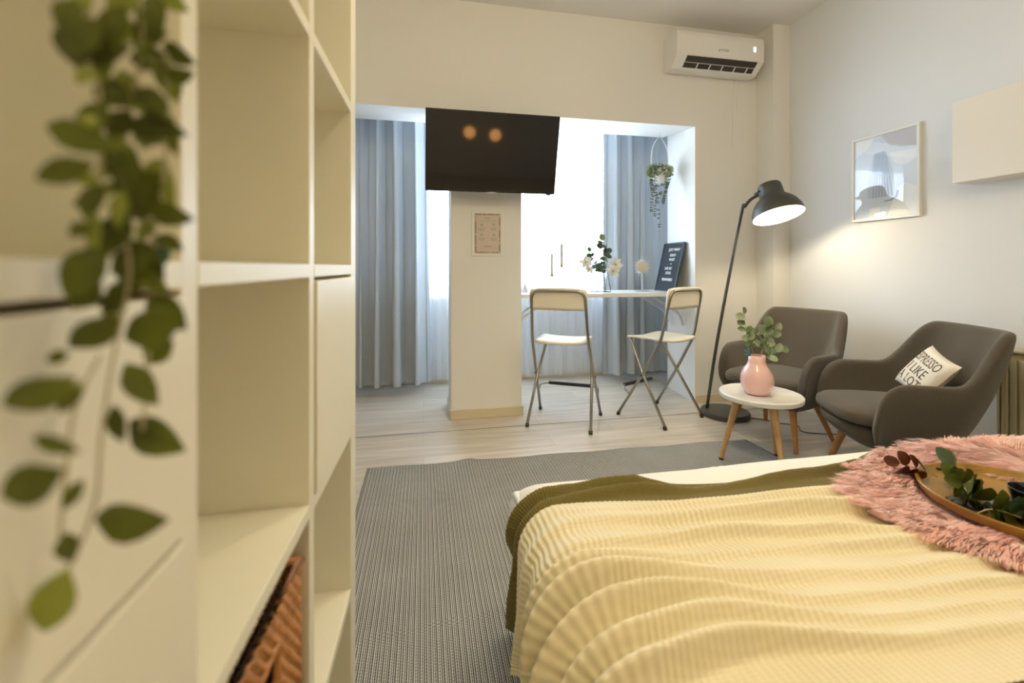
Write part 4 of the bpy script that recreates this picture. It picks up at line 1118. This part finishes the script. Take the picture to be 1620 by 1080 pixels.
o = bpy.data.objects.new('pile', me); COL.objects.link(o); o.parent = furo; tag(o, kind='stuff')

# ---------------------------------------------------------------- tray and what is on it
ty = thing('serving_tray', 'round bamboo serving tray on the pink fur throw', 'tray', (TC[0], TC[1], .536))
MB().lathe([(.02, 0), (TR_-.012, 0), (TR_-.004, .006), (TR_+.004, .026), (TR_+.002, .029), (TR_-.003, .027), (TR_-.012, .010), (TR_-.02, .006), (.02, .006)], 64).build('dish', M['tray'], ty, smooth='auto')
def cup(x, y, z, label, lab2):
    sc_ = thing('saucer', lab2, 'saucer', (x, y, z))
    MB().lathe([(.03, 0), (.035, .002), (.066, .012), (.068, .014), (.064, .014), (.033, .006), (.004, .005)], 40).build('plate', M['saucer'], sc_, smooth='auto')
    c = thing('cup', label, 'cup', (x, y, z+.0065))
    MB().lathe([(.019, 0), (.022, .003), (.032, .022), (.038, .045), (.040, .058), (.038, .058), (.035, .045), (.029, .022), (.018, .006), (.002, .005)], 36).build('bowl', M['cup'], c, smooth='auto')
    MB().tube(smoothpath([(.038, .0, .046), (.058, 0, .048), (.062, 0, .030), (.050, 0, .018), (.032, 0, .018)], 6), .004, 8).build('handle', M['cup'], c, smooth=True)
cup(1.375, .765, .5425, 'black glossy coffee cup on the tray at the right edge', 'dark grey saucer under the black cup on the tray')
def twig(label, pts, n, L, seed, mats):
    return sprig('leaf_sprig', label, pts, n, mats, leafL=L, seed=seed, group='green leaf sprigs on the tray')
tz_ = .552
twig('dark green leaf sprig lying across the middle of the tray', [(1.37, .93, tz_), (1.34, .88, tz_+.02), (1.30, .84, tz_+.02), (1.285, .80, tz_+.012)], 9, .052, 3, [M['euc_d'], M['leaf']])
twig('green leaf sprig curling towards the cup on the tray', [(1.25, .79, tz_), (1.275, .775, tz_+.015), (1.30, .74, tz_+.012), (1.305, .70, tz_+.01)], 7, .048, 8, [M['leaf'], M['euc_d']])
twig('upright green leaf sprig at the far rim of the tray', [(1.30, .87, tz_), (1.34, .90, tz_+.02), (1.375, .925, tz_+.05)], 5, .046, 14, [M['leaf'], M['euc_d']])
twig('green leaf sprig lying in front of the black cup on the tray', [(1.30, .70, tz_), (1.325, .69, tz_+.012), (1.345, .665, tz_+.012), (1.36, .645, tz_+.01)], 6, .046, 19, [M['leaf'], M['euc_d']])
br_ = mat('brown_leaf', (.10, .03, .012), .35)
bt_ = sprig('brown_leaf_sprig', 'reddish brown leaf sprig lying on the fur at the left of the tray', [(1.345, .935, .560), (1.32, .945, .572), (1.30, .965, .578), (1.285, .985, .580)], 4, [br_], leafL=.044, seed=6, cat='foliage')
pd = thing('ceramic_dish', 'small black oval dish under the leaves on the tray', 'dish', (1.262, .822, .5425))
MB().lathe([(.015, 0), (.026, .004), (.034, .014), (.032, .014), (.022, .006), (.002, .004)], 28).build('bowl', M['cup'], pd, smooth='auto')

# ================================================================ LAMPS OUT OF VIEW, some added (amber pair seen in the television)
def globe(x, y, z, r, m_, label):
    t = thing('pendant_lamp', label, 'lamp', (x, y, z), 0, 'globe pendant lamps')
    MB().sphere((0, 0, 0), r, 20, 14).build('globe_shade', m_, t, smooth=True)
    MB().tube([(0, 0, r-.003), (0, 0, CZ-z-.03)], .004, 8).build('cord', M['black'], t)
    MB().lathe([(.05, CZ-z-.03), (.05, CZ-z)], 20).build('ceiling_rose', M['plastic'], t)
globe(.67, -.70, 1.17, .085, M['globe_dim'], 'left amber globe pendant lamp reflected in the television')
globe(1.06, -.70, 1.15, .085, M['globe_dim'], 'right amber globe pendant lamp reflected in the television')
globe(.72, .80, 2.45, .15, M['globe'], 'large warm globe pendant lamp hanging from the ceiling above the bed')

globe(-.25, -1.55, 2.35, .14, M['globe_y'], 'added yellowish globe light behind the viewpoint, unseen')  # unseen lamp added to warm the shelf sides that face the camera
def downlight(x, y, label):  # unseen spots added to brighten the bed and model its folds
    t = thing('added_downlight', label, 'lamp', (x, y, CZ), 0, 'added unseen downlights above the bed')
    MB().lathe([(.030, -.0), (.060, -.0), (.062, -.012), (.056, -.016), (.034, -.012)], 32, cap0=False, cap1=False).build('trim_ring', M['plastic'], t, smooth='auto')
    MB().lathe([(.001, -.004), (.034, -.004), (.034, -.006), (.001, -.006)], 24).build('lens', M['led'], t)
    l = bpy.data.lights.new('added_downlight_light', 'SPOT'); l.energy = 50; l.color = (1.0, .84, .56); l.shadow_soft_size = .05; l.spot_size = R(88); l.spot_blend = .6
    o = bpy.data.objects.new('added_downlight_light', l); COL.objects.link(o); o.location = (0, 0, -.03); o.parent = t
downlight(.65, 1.62, 'added unseen ceiling downlight above the foot of the bed')
downlight(1.35, 1.62, 'added unseen ceiling downlight above the tray end of the bed')
